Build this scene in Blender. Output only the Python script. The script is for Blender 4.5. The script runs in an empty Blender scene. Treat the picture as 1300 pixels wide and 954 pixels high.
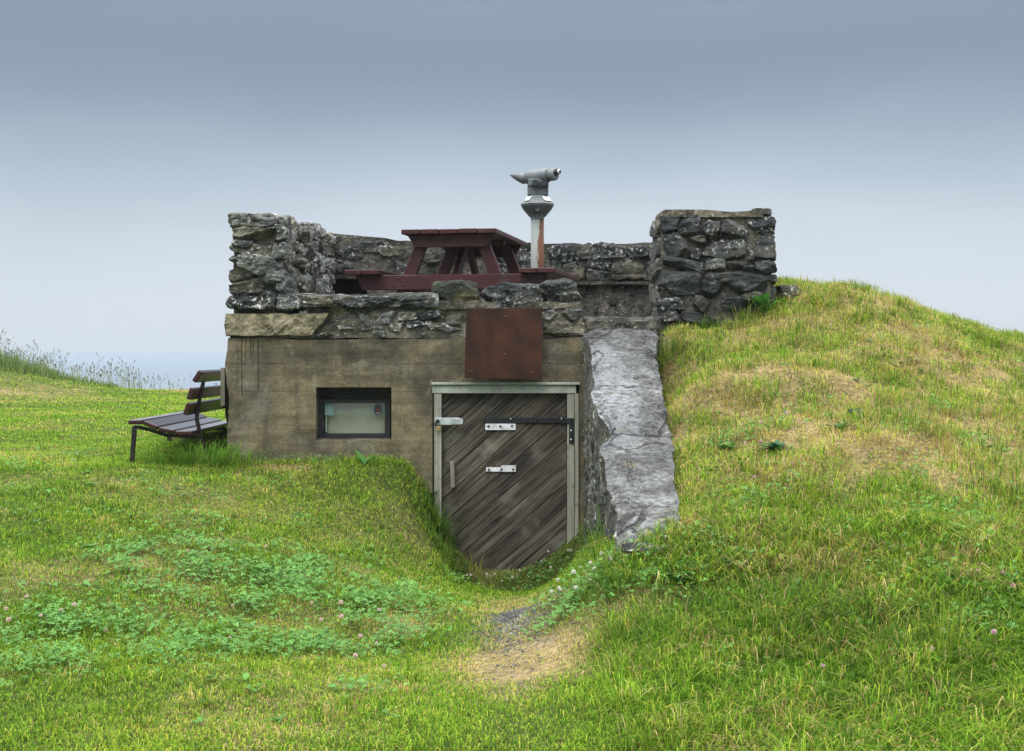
import bpy, bmesh, math, random
import numpy as np
from mathutils import Vector, Matrix, Euler

R = math.radians
rng = np.random.default_rng(7)
random.seed(7)
scene = bpy.context.scene
col = scene.collection

def lin(r, g, b):
    def f(c):
        c /= 255.0
        return c / 12.92 if c <= 0.04045 else ((c + 0.055) / 1.055) ** 2.4
    return (f(r), f(g), f(b), 1.0)

# ------------------------------------------------------------------ camera
F, EYE = 1806.0, 1.5             # focal length in photo pixels (1300 wide), eye height
HZ, CXP = 453.0, 650.0
cam_d = bpy.data.cameras.new('camera')
cam = bpy.data.objects.new('camera', cam_d); col.objects.link(cam)
cam.location = (0, 0, EYE); cam.rotation_euler = (R(90), 0, 0)
cam_d.sensor_width = 36.0; cam_d.lens = 36.0 * F / 1300.0
cam_d.shift_y = -(477.0 - HZ) / 1300.0
cam_d.clip_start = 0.05; cam_d.clip_end = 60000
scene.camera = cam

# ------------------------------------------------------------------ world
SUN_EL, SUN_AZ = 58.0, 205.0     # azimuth clockwise from +Y
w = bpy.data.worlds.new('World'); scene.world = w; w.use_nodes = True
nt = w.node_tree; nt.nodes.clear()
out = nt.nodes.new('ShaderNodeOutputWorld')
sky = nt.nodes.new('ShaderNodeTexSky'); sky.sky_type = 'NISHITA'; sky.sun_disc = False
sky.sun_elevation = R(SUN_EL); sky.sun_rotation = R(SUN_AZ)
bg1 = nt.nodes.new('ShaderNodeBackground'); bg1.inputs[1].default_value = 0.10
nt.links.new(sky.outputs[0], bg1.inputs[0])
tc = nt.nodes.new('ShaderNodeTexCoord')
mp = nt.nodes.new('ShaderNodeMapping'); mp.inputs['Scale'].default_value = (2.0, 2.0, 6.0)
nt.links.new(tc.outputs['Generated'], mp.inputs[0])
nz = nt.nodes.new('ShaderNodeTexNoise'); nz.inputs['Scale'].default_value = 1.3; nz.inputs['Detail'].default_value = 4
nz.inputs['Roughness'].default_value = 0.45
nt.links.new(mp.outputs[0], nz.inputs['Vector'])
sx = nt.nodes.new('ShaderNodeSeparateXYZ'); nt.links.new(tc.outputs['Generated'], sx.inputs[0])
ma = nt.nodes.new('ShaderNodeMath'); ma.operation = 'MULTIPLY_ADD'      # z + (noise-.5)*k
ma.inputs[1].default_value = 0.085
nt.links.new(nz.outputs[0], ma.inputs[0])
mz = nt.nodes.new('ShaderNodeMath'); mz.operation = 'SUBTRACT'; mz.inputs[1].default_value = 0.0425
nt.links.new(sx.outputs[2], mz.inputs[0]); nt.links.new(mz.outputs[0], ma.inputs[2])
ramp = nt.nodes.new('ShaderNodeValToRGB'); ramp.color_ramp.interpolation = 'B_SPLINE'
nt.links.new(ma.outputs[0], ramp.inputs[0])
stops = [(0.0, lin(219, 228, 238)), (0.05, lin(219, 228, 238)), (0.09, lin(210, 221, 233)),
         (0.125, lin(188, 203, 216)), (0.16, lin(160, 177, 193)), (0.195, lin(141, 159, 176)),
         (0.24, lin(142, 159, 176)), (0.32, lin(165, 182, 197)), (0.5, (0.94, 0.97, 1.0, 1)), (1.0, (1, 1, 1, 1))]
el = ramp.color_ramp.elements
el[0].position, el[0].color = stops[0]
el[1].position, el[1].color = stops[-1]
for p, c in stops[1:-1]:
    e = el.new(p); e.color = c
bg2 = nt.nodes.new('ShaderNodeBackground'); bg2.inputs[1].default_value = 1.0
nt.links.new(ramp.outputs[0], bg2.inputs[0])
mr = nt.nodes.new('ShaderNodeMapRange'); mr.interpolation_type = 'SMOOTHSTEP'     # brightness added to the unseen sky overhead, to light the grass
mr.inputs[1].default_value = 0.30; mr.inputs[2].default_value = 0.85; mr.inputs[3].default_value = 1.0; mr.inputs[4].default_value = 4.4
nt.links.new(sx.outputs[2], mr.inputs[0]); nt.links.new(mr.outputs[0], bg2.inputs[1])
mx = nt.nodes.new('ShaderNodeMixShader'); mx.inputs[0].default_value = 0.95
nt.links.new(bg1.outputs[0], mx.inputs[1]); nt.links.new(bg2.outputs[0], mx.inputs[2])
nt.links.new(mx.outputs[0], out.inputs[0])

sun_d = bpy.data.lights.new('sun', 'SUN'); sun_d.energy = 1.5; sun_d.angle = R(25); sun_d.color = (1.0, 0.96, 0.9)
sun = bpy.data.objects.new('sun', sun_d); col.objects.link(sun)
az, elv = R(SUN_AZ), R(SUN_EL)
sdir = Vector((math.sin(az) * math.cos(elv), math.cos(az) * math.cos(elv), math.sin(elv)))
sun.rotation_euler = sdir.to_track_quat('Z', 'Y').to_euler(); sun.location = sdir * 30

scene.cycles.volume_bounces = 2
vs = scene.view_settings
scene.display_settings.display_device = 'sRGB'
vs.view_transform = 'Standard'; vs.look = 'None'; vs.gamma = 1.0; vs.exposure = 0.0; vs.use_curve_mapping = False

# ------------------------------------------------------------------ helpers
def XZ(px, py, Y):
    return (px - CXP) * Y / F, EYE - (py - HZ) * Y / F

def hsh(i, j, k, s):
    h = (i.astype(np.int64) * 374761393 + j.astype(np.int64) * 668265263 + k.astype(np.int64) * 2147483647 + s * 974711) & 0xFFFFFFFF
    h = ((h ^ (h >> 13)) * 1274126177) & 0xFFFFFFFF
    h = ((h ^ (h >> 16)) * 2246822519) & 0xFFFFFFFF
    return ((h ^ (h >> 15)) & 0xFFFFFF) / float(0xFFFFFF)

def vnoise(p, s=0):
    p = np.asarray(p, float)
    i = np.floor(p).astype(np.int64); f = p - i
    f = f * f * f * (f * (f * 6 - 15) + 10)
    r = 0
    for a in (0, 1):
        for b in (0, 1):
            for c in (0, 1):
                wgt = (f[:, 0] if a else 1 - f[:, 0]) * (f[:, 1] if b else 1 - f[:, 1]) * (f[:, 2] if c else 1 - f[:, 2])
                r = r + wgt * hsh(i[:, 0] + a, i[:, 1] + b, i[:, 2] + c, s)
    return r * 2 - 1

def fbm(p, o=4, s=0, g=0.5):
    p = np.asarray(p, float); r = 0; a = 1.0; t = 0
    for k in range(o):
        r = r + a * vnoise(p * (2 ** k) + 17.3 * k, s + k); t += a; a *= g
    return r / t

def n2(x, y, sc, s=0, o=3):
    return fbm(np.stack([x * sc, y * sc, np.zeros_like(x)], 1), o, s)

def sstep(a, b, x):
    t = np.clip((x - a) / (b - a), 0, 1); return t * t * (3 - 2 * t)

class Mesh:
    """collects numpy pieces and links them as ONE mesh object"""
    def __init__(self):
        self.v = []; self.q = []; self.t = []; self.c = []; self.qm = []; self.tm = []; self.n = 0
    def add(self, v, quads=None, tris=None, c=(1, 1, 1), m=0):
        v = np.asarray(v, float).reshape(-1, 3)
        self.v.append(v)
        c = np.asarray(c, float)
        if c.ndim == 1: c = np.tile(c, (len(v), 1))
        self.c.append(c)
        if quads is not None and len(quads):
            quads = np.asarray(quads, np.int64); self.q.append(quads + self.n); self.qm.append(np.full(len(quads), m))
        if tris is not None and len(tris):
            tris = np.asarray(tris, np.int64); self.t.append(tris + self.n); self.tm.append(np.full(len(tris), m))
        self.n += len(v)
    def build(self, name, mats, parent=None, smooth=True):
        me = bpy.data.meshes.new(name)
        v = np.concatenate(self.v); c = np.concatenate(self.c)
        q = np.concatenate(self.q) if self.q else np.zeros((0, 4), np.int64)
        t = np.concatenate(self.t) if self.t else np.zeros((0, 3), np.int64)
        me.vertices.add(len(v)); me.vertices.foreach_set('co', v.ravel())
        nl = q.size + t.size
        me.loops.add(nl); me.loops.foreach_set('vertex_index', np.concatenate([q.ravel(), t.ravel()]).astype(np.int32))
        me.polygons.add(len(q) + len(t))
        ls = np.concatenate([np.arange(len(q)) * 4, q.size + np.arange(len(t)) * 3])
        me.polygons.foreach_set('loop_start', ls.astype(np.int32))
        mi = np.concatenate(self.qm + self.tm)
        me.polygons.foreach_set('material_index', mi.astype(np.int32))
        me.polygons.foreach_set('use_smooth', np.full(len(q) + len(t), smooth))
        at = me.attributes.new('Col', 'FLOAT_COLOR', 'POINT')
        at.data.foreach_set('color', np.concatenate([c, np.ones((len(c), 1))], 1).ravel().astype(np.float32))
        me.update(calc_edges=True); me.validate()
        if not isinstance(mats, (list, tuple)): mats = [mats]
        for mm in mats: me.materials.append(mm)
        o = bpy.data.objects.new(name, me); col.objects.link(o)
        if parent is not None: o.parent = parent
        return o

def empty(name, loc=(0, 0, 0), rz=0.0):
    o = bpy.data.objects.new(name, None); col.objects.link(o)
    o.location = loc; o.rotation_euler = (0, 0, rz); o.empty_display_size = 0.1
    return o

def tag(o, label=None, cat=None, group=None, kind=None):
    if label: o['label'] = label
    if cat: o['category'] = cat
    if group: o['group'] = group
    if kind: o['kind'] = kind
    return o

class BM:
    """small hard-edged pieces: boxes, tubes, prisms joined in one mesh"""
    def __init__(self):
        self.bm = bmesh.new(); self.cl = self.bm.verts.layers.float_color.new('Col')
    def _fin(self, vs, c):
        for v in vs: v[self.cl] = (c[0], c[1], c[2], 1)
    def _merge(self, tmp, c, mi=0):
        mp = {}
        for v in tmp.verts:
            n = self.bm.verts.new(v.co); n[self.cl] = (c[0], c[1], c[2], 1); mp[v] = n
        for f in tmp.faces:
            try:
                nf = self.bm.faces.new([mp[v] for v in f.verts]); nf.material_index = mi; nf.smooth = f.smooth
            except ValueError: pass
        tmp.free()
    def box(self, cen, size, rot=None, bev=0.004, c=(1, 1, 1), mi=0):
        t = bmesh.new(); bmesh.ops.create_cube(t, size=1.0)
        for v in t.verts: v.co = Vector((v.co.x * size[0], v.co.y * size[1], v.co.z * size[2]))
        if bev: bmesh.ops.bevel(t, geom=list(t.edges), offset=min(bev, min(size) * 0.4), segments=2, affect='EDGES', profile=0.5)
        M = Matrix.Translation(cen) @ (rot.to_4x4() if rot else Matrix.Identity(4))
        bmesh.ops.transform(t, matrix=M, verts=t.verts); self._merge(t, c, mi)
    def beam(self, p0, p1, w, h, up=(0, 0, 1), bev=0.004, c=(1, 1, 1), mi=0):
        p0, p1 = Vector(p0), Vector(p1); d = p1 - p0; L = d.length; d.normalize()
        s = d.cross(Vector(up)).normalized(); u = s.cross(d).normalized()
        rot = Matrix((s, d, u)).transposed()
        self.box((p0 + p1) / 2, (w, L, h), rot, bev, c, mi)
    def tube(self, pts, radii, seg=20, c=(1, 1, 1), mi=0, cap=True, smooth=True, hint=(0, 0, 1), rot0=0.0):
        t = bmesh.new(); rings = []
        pts = [Vector(p) for p in pts]
        for i, p in enumerate(pts):
            d = (pts[min(i + 1, len(pts) - 1)] - pts[max(i - 1, 0)])
            if d.length < 1e-6: d = (pts[-1] - pts[0])
            d.normalize()
            h = Vector(hint)
            if abs(d.dot(h)) > 0.95: h = Vector((1, 0, 0))
            a = d.cross(h).normalized(); b = d.cross(a).normalized()
            r = radii[i] if isinstance(radii, (list, tuple)) else radii
            rings.append([t.verts.new(p + a * r * math.cos(2 * math.pi * k / seg + rot0) + b * r * math.sin(2 * math.pi * k / seg + rot0)) for k in range(seg)])
        for i in range(len(rings) - 1):
            for k in range(seg):
                f = t.faces.new([rings[i][k], rings[i][(k + 1) % seg], rings[i + 1][(k + 1) % seg], rings[i + 1][k]]); f.smooth = smooth
        if cap:
            t.faces.new(rings[0][::-1]); t.faces.new(rings[-1])
        bmesh.ops.recalc_face_normals(t, faces=t.faces)
        self._merge(t, c, mi)
    def prism(self, poly, depth, axes, org, bev=0.0, c=(1, 1, 1), mi=0):
        """poly in (u, v); extruded by depth along axes[2]"""
        t = bmesh.new(); U, V, W = [Vector(a) for a in axes]; O = Vector(org)
        a = [t.verts.new(O + U * p[0] + V * p[1]) for p in poly]
        b = [t.verts.new(O + U * p[0] + V * p[1] + W * depth) for p in poly]
        t.faces.new(a); t.faces.new(b[::-1]); n = len(poly)
        for i in range(n): t.faces.new([a[i], b[i], b[(i + 1) % n], a[(i + 1) % n]])
        bmesh.ops.recalc_face_normals(t, faces=t.faces)
        if bev: bmesh.ops.bevel(t, geom=list(t.edges), offset=bev, segments=1, affect='EDGES')
        self._merge(t, c, mi)
    def ball(self, cen, r, c=(1, 1, 1), mi=0, sc=(1, 1, 1)):
        t = bmesh.new(); bmesh.ops.create_icosphere(t, subdivisions=2, radius=r)
        for v in t.verts: v.co = Vector(cen) + Vector((v.co.x * sc[0], v.co.y * sc[1], v.co.z * sc[2]))
        for f in t.faces: f.smooth = True
        self._merge(t, c, mi)
    def build(self, name, mats, parent=None):
        me = bpy.data.meshes.new(name); self.bm.to_mesh(me); self.bm.free()
        if not isinstance(mats, (list, tuple)): mats = [mats]
        for m in mats: me.materials.append(m)
        o = bpy.data.objects.new(name, me); col.objects.link(o)
        if parent is not None: o.parent = parent
        return o

# ------------------------------------------------------------------ materials
class NT:
    def __init__(self, name):
        self.m = bpy.data.materials.new(name); self.m.use_nodes = True
        self.t = self.m.node_tree; self.t.nodes.clear()
        self.out = self.t.nodes.new('ShaderNodeOutputMaterial')
    def put(self, sock, v):
        if v is None: return
        if hasattr(v, 'is_output'): self.t.links.new(v, sock)
        else:
            try: sock.default_value = v
            except Exception: sock.default_value = (v[0], v[1], v[2])
    def n(self, typ, ins=None, **props):
        x = self.t.nodes.new(typ)
        for k, v in props.items(): setattr(x, k, v)
        for k, v in (ins or {}).items(): self.put(x.inputs[k], v)
        return x
    def obj(self): return self.n('ShaderNodeTexCoord').outputs['Object']
    def attr(self): return self.n('ShaderNodeAttribute', attribute_name='Col').outputs['Color']
    def map(self, v, scale=(1, 1, 1), rot=(0, 0, 0), loc=(0, 0, 0)):
        return self.n('ShaderNodeMapping', {'Vector': v, 'Scale': scale, 'Rotation': rot, 'Location': loc}).outputs[0]
    def noise(self, v, sc, det=6, ro=0.55, dist=0.0):
        return self.n('ShaderNodeTexNoise', {'Vector': v, 'Scale': sc, 'Detail': det, 'Roughness': ro, 'Distortion': dist}).outputs[0]
    def voro(self, v, sc, feat='F1', rand=1.0):
        return self.n('ShaderNodeTexVoronoi', {'Vector': v, 'Scale': sc, 'Randomness': rand}, feature=feat).outputs[0]
    def rng(self, v, a, b, c=0.0, d=1.0, smooth=True):
        return self.n('ShaderNodeMapRange', {0: v, 1: a, 2: b, 3: c, 4: d}, interpolation_type='SMOOTHSTEP' if smooth else 'LINEAR').outputs[0]
    def math(self, op, a, b=None, c=None):
        return self.n('ShaderNodeMath', {0: a, **({1: b} if b is not None else {}), **({2: c} if c is not None else {})}, operation=op).outputs[0]
    def mix(self, f, a, b, mode='MIX'):
        x = self.n('ShaderNodeMix', data_type='RGBA', blend_type=mode)
        self.put(x.inputs['Factor'], f); self.put(x.inputs[6], a); self.put(x.inputs[7], b)
        return x.outputs[2]
    def gray(self, v):
        return self.n('ShaderNodeCombineColor', {0: v, 1: v, 2: v}).outputs[0]
    def bump(self, h, st=0.5, dist=0.02, nrm=None):
        return self.n('ShaderNodeBump', {'Height': h, 'Strength': st, 'Distance': dist, **({'Normal': nrm} if nrm is not None else {})}).outputs[0]
    def fin(self, colr, rough=0.8, bump=None, metal=0.0, spec=0.5, transl=0.0, alpha=None):
        p = self.n('ShaderNodeBsdfPrincipled', {'Base Color': colr, 'Roughness': rough, 'Metallic': metal, 'Specular IOR Level': spec})
        if bump is not None: self.put(p.inputs['Normal'], bump)
        s = p.outputs[0]
        if transl:
            tr = self.n('ShaderNodeBsdfTranslucent', {'Color': colr})
            s = self.n('ShaderNodeMixShader', {0: transl, 1: s, 2: tr.outputs[0]}).outputs[0]
        self.t.links.new(s, self.out.inputs[0]); return self.m

def C4(*c): return (c[0], c[1], c[2], 1.0)

def m_stone(name, lichen=0.5, ochre=0.25, gain=1.0):
    g = NT(name); o = g.obj(); a = g.attr()
    n1 = g.noise(o, 7, 8, 0.6)
    c = g.mix(1.0, a, g.gray(g.rng(n1, 0.3, 0.75, 0.55 * gain, 1.6 * gain)), 'MULTIPLY')
    os_ = g.n('ShaderNodeVectorMath', {0: o, 1: g.n('ShaderNodeVectorMath', {0: a, 1: (37.0, 53.0, 41.0)}, operation='MULTIPLY').outputs[0]}, operation='ADD').outputs[0]
    rr_ = g.n('ShaderNodeVectorRotate', {'Vector': os_, 'Axis': (0, 1, 0), 'Angle': g.math('MULTIPLY', g.n('ShaderNodeSeparateColor', {0: a}).outputs[1], 7.0)}, rotation_type='AXIS_ANGLE').outputs[0]
    st = g.noise(g.map(rr_, (7, 7, 30), (0.12, 0.1, 0)), 1.0, 5, 0.6, 0.9)
    c = g.mix(1.0, c, g.gray(g.rng(st, 0.35, 0.7, 0.68, 1.35)), 'MULTIPLY')
    oc = g.rng(g.noise(o, 4.3, 4, 0.5), 0.52, 0.66)
    c = g.mix(g.math('MULTIPLY', oc, ochre), c, C4(0.23, 0.19, 0.10))
    big = g.rng(g.noise(o, 3.1, 3, 0.5), 0.42, 0.62)
    li = g.rng(g.noise(o, 36, 3, 0.6), 0.57, 0.62)
    c = g.mix(g.math('MULTIPLY', g.math('MULTIPLY', li, big), lichen), c, C4(0.62, 0.63, 0.60))
    li2 = g.rng(g.noise(o, 14, 5, 0.6), 0.56, 0.64)
    c = g.mix(g.math('MULTIPLY', li2, lichen * 0.25), c, C4(0.30, 0.32, 0.28))
    h = g.math('ADD', g.noise(o, 26, 9, 0.65), g.math('MULTIPLY', st, 0.7))
    return g.fin(c, 0.82, g.bump(h, 0.75, 0.022), spec=0.35)

def m_mortar(name, base=(0.20, 0.18, 0.135), dark=(0.07, 0.065, 0.05), white=0.5):
    g = NT(name); o = g.obj()
    n1 = g.noise(o, 3.3, 6, 0.6); n2_ = g.noise(o, 17, 6, 0.65)
    c = g.mix(g.rng(n1, 0.35, 0.62), C4(*dark), C4(*base))
    c = g.mix(1.0, c, g.gray(g.rng(n2_, 0.3, 0.7, 0.5, 1.6)), 'MULTIPLY')
    vo = g.voro(o, 38)
    sp = g.rng(vo, 0.10, 0.22, 1, 0)
    msk = g.rng(g.noise(o, 2.6, 4, 0.6), 0.45, 0.6)
    c = g.mix(g.math('MULTIPLY', g.math('MULTIPLY', sp, msk), white), c, C4(0.66, 0.66, 0.62))
    h = g.math('ADD', g.noise(o, 30, 9, 0.7), g.math('MULTIPLY', g.voro(o, 30), 0.6))
    return g.fin(c, 0.9, g.bump(h, 0.8, 0.02), spec=0.25)

def m_facade():
    g = NT('weathered_concrete'); o = g.obj()
    n1 = g.noise(o, 1.7, 7, 0.6, 0.4); n2_ = g.noise(o, 9, 8, 0.65); n3 = g.noise(o, 60, 4, 0.7)
    c = g.mix(g.rng(n1, 0.32, 0.68), C4(0.068, 0.060, 0.042), C4(0.195, 0.160, 0.095))
    brd = g.noise(g.map(o, (1.6, 1.6, 13)), 1.0, 4, 0.5)                    # board marks, horizontal
    c = g.mix(1.0, c, g.gray(g.rng(brd, 0.35, 0.65, 0.85, 1.13)), 'MULTIPLY')
    strk = g.noise(g.map(o, (13, 13, 0.9)), 1.0, 5, 0.6)                    # vertical water stains
    c = g.mix(g.math('MULTIPLY', g.rng(strk, 0.5, 0.66), 0.45), c, C4(0.055, 0.052, 0.04))
    c = g.mix(g.math('MULTIPLY', g.rng(g.noise(o, 3.0, 5, 0.6), 0.5, 0.7), 0.55), c, C4(0.17, 0.165, 0.135))
    c = g.mix(1.0, c, g.gray(g.rng(n2_, 0.3, 0.7, 0.72, 1.3)), 'MULTIPLY')
    c = g.mix(1.0, c, g.gray(g.rng(n3, 0.3, 0.7, 0.78, 1.2)), 'MULTIPLY')
    pits = g.rng(g.voro(o, 22), 0.05, 0.10, 1, 0)
    pm = g.rng(g.noise(o, 4, 2), 0.52, 0.6)
    c = g.mix(g.math('MULTIPLY', pits, pm), c, C4(0.03, 0.028, 0.02))
    sp = g.rng(g.voro(g.map(o, (1, 1, 1), loc=(3.3, 1, 2)), 17), 0.06, 0.09, 1, 0)
    c = g.mix(g.math('MULTIPLY', sp, g.rng(g.noise(o, 3.1, 2), 0.55, 0.62)), c, C4(0.6, 0.6, 0.55))
    s = g.n('ShaderNodeSeparateXYZ', {0: o}); X, Z = s.outputs[0], s.outputs[2]
    wob = g.math('MULTIPLY', g.math('SUBTRACT', g.noise(o, 5, 3), 0.5), 0.012)
    for px, y1, wd in ((307, 507, .0045), (312, 462, .003), (318, 460, .0035), (328, 500, .006), (321, 470, .003)):  # black drip lines
        x0, z1 = XZ(px, y1, 10)
        d = g.math('ABSOLUTE', g.math('SUBTRACT', g.math('ADD', X, wob), x0))
        f = g.math('MULTIPLY', g.rng(d, wd * 0.5, wd * 1.2, 1, 0), g.rng(Z, z1, z1 + 0.04))
        c = g.mix(g.math('MULTIPLY', f, 0.85), c, C4(0.02, 0.02, 0.018))
    for py, wd in ((462, .004), (497, .005), (540, .003)):                     # shutter-board seams
        _, zz = XZ(0, py, 10)
        d = g.math('ABSOLUTE', g.math('SUBTRACT', g.math('ADD', Z, wob), zz))
        c = g.mix(g.math('MULTIPLY', g.rng(d, wd * .4, wd * 1.3, 1, 0), g.rng(g.noise(o, 2.3, 3), .42, .56, 0, .6)), c, C4(0.035, 0.031, 0.022))
    c = g.mix(g.math('MULTIPLY', g.rng(g.noise(g.map(o, loc=(5, 2, 1)), 2.1, 6, .65, .5), .52, .66), .55), c, C4(0.048, 0.045, 0.035))
    c = g.mix(g.math('MULTIPLY', g.rng(g.noise(g.map(o, loc=(9, 2, 4)), 5.5, 6, .7, .5), .56, .66), .5), c, C4(0.23, 0.205, 0.14))
    h = g.math('ADD', g.math('ADD', n2_, g.math('MULTIPLY', brd, 1.3)), g.math('MULTIPLY', n3, 0.4))
    return g.fin(c, 0.88, g.bump(h, 0.55, 0.012), spec=0.25)

def m_ramp():
    g = NT('rough_grey_concrete'); o = g.obj()
    n1 = g.noise(o, 4.0, 6, 0.6, 0.5)
    c = g.mix(g.rng(n1, 0.35, 0.65), C4(0.085, 0.086, 0.083), C4(0.195, 0.199, 0.197))
    def blob(x, y, rx, ry):
        q = g.map(o, (1 / rx, 1 / ry, 0), loc=(-x / rx, -y / ry, 0))
        return g.n('ShaderNodeVectorMath', {0: q}, operation='LENGTH').outputs['Value']
    wob = g.math('MULTIPLY', g.math('SUBTRACT', g.noise(o, 6, 5, .6), .5), 1.9)
    sm = g.rng(g.math('ADD', g.math('MINIMUM', blob(.60, 9.25, .13, .42), blob(.58, 8.0, .10, .22)), wob), 0.85, 1.0, 1, 0)   # smooth screed left in patches
    wh = g.rng(g.math('ADD', blob(.58, 8.7, .17, .75), wob), 0.5, 1.5, 1, 0)          # pale broken aggregate along the left edge
    n2_ = g.noise(o, 34, 6, 0.7)
    cc = g.mix(1.0, c, g.gray(g.rng(n2_, 0.32, 0.68, 0.5, 1.4)), 'MULTIPLY')
    cc = g.mix(1.0, cc, g.gray(g.rng(g.noise(o, 2.2, 5, .6), .35, .65, .62, 1.3)), 'MULTIPLY')
    cc = g.mix(g.math('MULTIPLY', wh, g.rng(g.noise(o, 26, 5, .7), .44, .58)), cc, C4(.30, .315, .33))
    c = g.mix(g.math('MULTIPLY', sm, .55), cc, C4(0.125, 0.133, 0.145))
    sp = g.rng(g.voro(o, 48), 0.10, 0.24, 1, 0)
    c = g.mix(g.math('MULTIPLY', g.math('MULTIPLY', sp, g.rng(g.noise(o, 5, 3), 0.47, 0.62)), 0.5), c, C4(0.6, 0.62, 0.63))
    ye = g.rng(g.noise(o, 6.0, 5, 0.6), 0.60, 0.72)
    c = g.mix(g.math('MULTIPLY', ye, 0.5), c, C4(0.20, 0.17, 0.08))
    rough_h = g.math('MULTIPLY', g.math('ADD', n2_, g.voro(o, 30)), g.rng(sm, 0, 1, 1, 0.4))
    wv = g.n('ShaderNodeVectorMath', {0: o, 1: g.n('ShaderNodeVectorMath', {0: g.n('ShaderNodeTexNoise', {'Vector': o, 'Scale': 5.0, 'Detail': 5.0}).outputs['Color'], 1: (.22, .22, .22)}, operation='MULTIPLY').outputs[0]}, operation='ADD').outputs[0]
    cr = g.rng(g.voro(g.map(wv, (1.5, 1.1, .4)), 1.35, 'DISTANCE_TO_EDGE'), 0.006, 0.022, 1, 0)
    c = g.mix(g.math('MULTIPLY', g.math('MULTIPLY', cr, g.rng(g.noise(o, 3.3, 3), .44, .58)), .75), c, C4(0.04, 0.04, 0.037))
    h = g.math('SUBTRACT', g.math('ADD', rough_h, g.math('MULTIPLY', n1, 0.6)), g.math('MULTIPLY', cr, 1.5))
    return g.fin(c, 1.0, g.bump(h, 0.9, 0.03), spec=0.08)

def m_paint(name, c0, c1, rough=0.55, wear=None, wearamt=0.5, gr=(3, 40, 40), bp=.3):
    g = NT(name); o = g.obj()
    gn = g.noise(g.map(o, gr), 1.0, 5, 0.6)
    c = g.mix(g.rng(gn, 0.3, 0.7), C4(*c0), C4(*c1))
    if wear is not None:
        wn = g.rng(g.noise(o, 9, 6, 0.65), 0.56, 0.66)
        c = g.mix(g.math('MULTIPLY', wn, wearamt), c, C4(*wear))
    return g.fin(c, rough, g.bump(g.math('ADD', gn, g.math('MULTIPLY', g.noise(o, 70, 3), 0.3)), bp, 0.004), spec=0.4)

def m_door():
    g = NT('silvered_boards'); o = g.obj(); a = g.attr()
    rot = g.n('ShaderNodeVectorRotate', {'Vector': o, 'Axis': (0, 1, 0), 'Angle': R(41)}, rotation_type='AXIS_ANGLE').outputs[0]
    off = g.n('ShaderNodeVectorMath', {0: rot, 1: g.n('ShaderNodeVectorMath', {0: a, 1: (7.0, 3.0, 0.0)}, operation='MULTIPLY').outputs[0]}, operation='ADD').outputs[0]
    gr = g.noise(g.map(off, (2.2, 9, 48)), 1.0, 8, 0.62, 0.9)
    kn = g.noise(g.map(off, (3.0, 3, 8)), 1.0, 4, 0.55, 1.2)
    c = g.mix(g.rng(gr, 0.3, 0.7), C4(0.010, 0.008, 0.007), C4(0.118, 0.099, 0.075))
    c = g.mix(g.math('MULTIPLY', g.rng(kn, 0.52, 0.68), 0.6), c, C4(0.022, 0.017, 0.013))
    c = g.mix(g.math('MULTIPLY', g.rng(g.noise(off, 3.2, 4, 0.6), 0.52, 0.68), 0.5), c, C4(0.20, 0.19, 0.155))
    c = g.mix(1.0, c, g.gray(g.n('ShaderNodeSeparateColor', {0: a}).outputs[2]), 'MULTIPLY')
    return g.fin(c, 0.75, g.bump(gr, 0.6, 0.006), spec=0.3)

def m_rust(name='corten_rust', c0=(0.020, 0.0075, 0.004), c1=(0.058, 0.0185, 0.0075), up=0.0):
    g = NT(name); o = g.obj()
    n1 = g.noise(o, 6, 7, 0.6, 0.3)
    st = g.noise(g.map(o, (9, 9, 1.4)), 1.0, 5, 0.6)
    c = g.mix(g.rng(g.math('ADD', g.math('MULTIPLY', n1, 0.7), g.math('MULTIPLY', st, 0.3)), 0.36, 0.64), C4(*c0), C4(*c1))
    fine = g.noise(o, 90, 4, 0.7)
    c = g.mix(1.0, c, g.gray(g.rng(fine, 0.3, 0.7, 0.75, 1.25)), 'MULTIPLY')
    return g.fin(c, 0.72, g.bump(fine, 0.3, 0.002), spec=0.3)

def m_pole():
    g = NT('rusted_grey_paint'); o = g.obj()
    s = g.n('ShaderNodeSeparateXYZ', {0: o})
    n1 = g.noise(g.map(o, (9, 9, 3.2)), 1.0, 6, 0.6)
    bias = g.math('MULTIPLY_ADD', s.outputs[0], 3.6, 0.0)
    f = g.rng(g.math('ADD', n1, bias), 0.47, 0.54)
    hal = g.rng(g.math('ADD', n1, bias), 0.44, 0.62)
    c = g.mix(hal, C4(0.23, 0.255, 0.245), C4(0.24, 0.175, 0.085))
    c = g.mix(f, c, C4(0.105, 0.038, 0.018))
    return g.fin(c, 0.65, g.bump(g.math('ADD', g.noise(o, 60, 4), f), 0.4, 0.003), spec=0.35)

def m_plain(name, c, rough=0.5, metal=0.0, var=0.25, sc=25, bump=0.15):
    g = NT(name); o = g.obj(); n = g.noise(o, sc, 6, 0.6)
    cc = g.mix(1.0, C4(*c), g.gray(g.rng(n, 0.3, 0.7, 1 - var, 1 + var)), 'MULTIPLY')
    return g.fin(cc, rough, g.bump(n, bump, 0.003), metal=metal)

def m_leaf(name, transl=0.35, rough=0.5, spec=0.35):
    g = NT(name); a = g.attr()
    return g.fin(a, rough, transl=transl, spec=spec)

def m_ground():
    g = NT('turf_soil'); o = g.obj(); a = g.attr()
    n = g.noise(o, 30, 8, 0.7); n1 = g.noise(o, 5, 5, 0.6)
    c = g.mix(1.0, a, g.gray(g.rng(n, 0.3, 0.7, 0.45, 1.5)), 'MULTIPLY')
    c = g.mix(1.0, c, g.gray(g.rng(n1, 0.3, 0.7, 0.75, 1.25)), 'MULTIPLY')
    return g.fin(c, 0.95, g.bump(n, 0.9, 0.03), spec=0.15)

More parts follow.
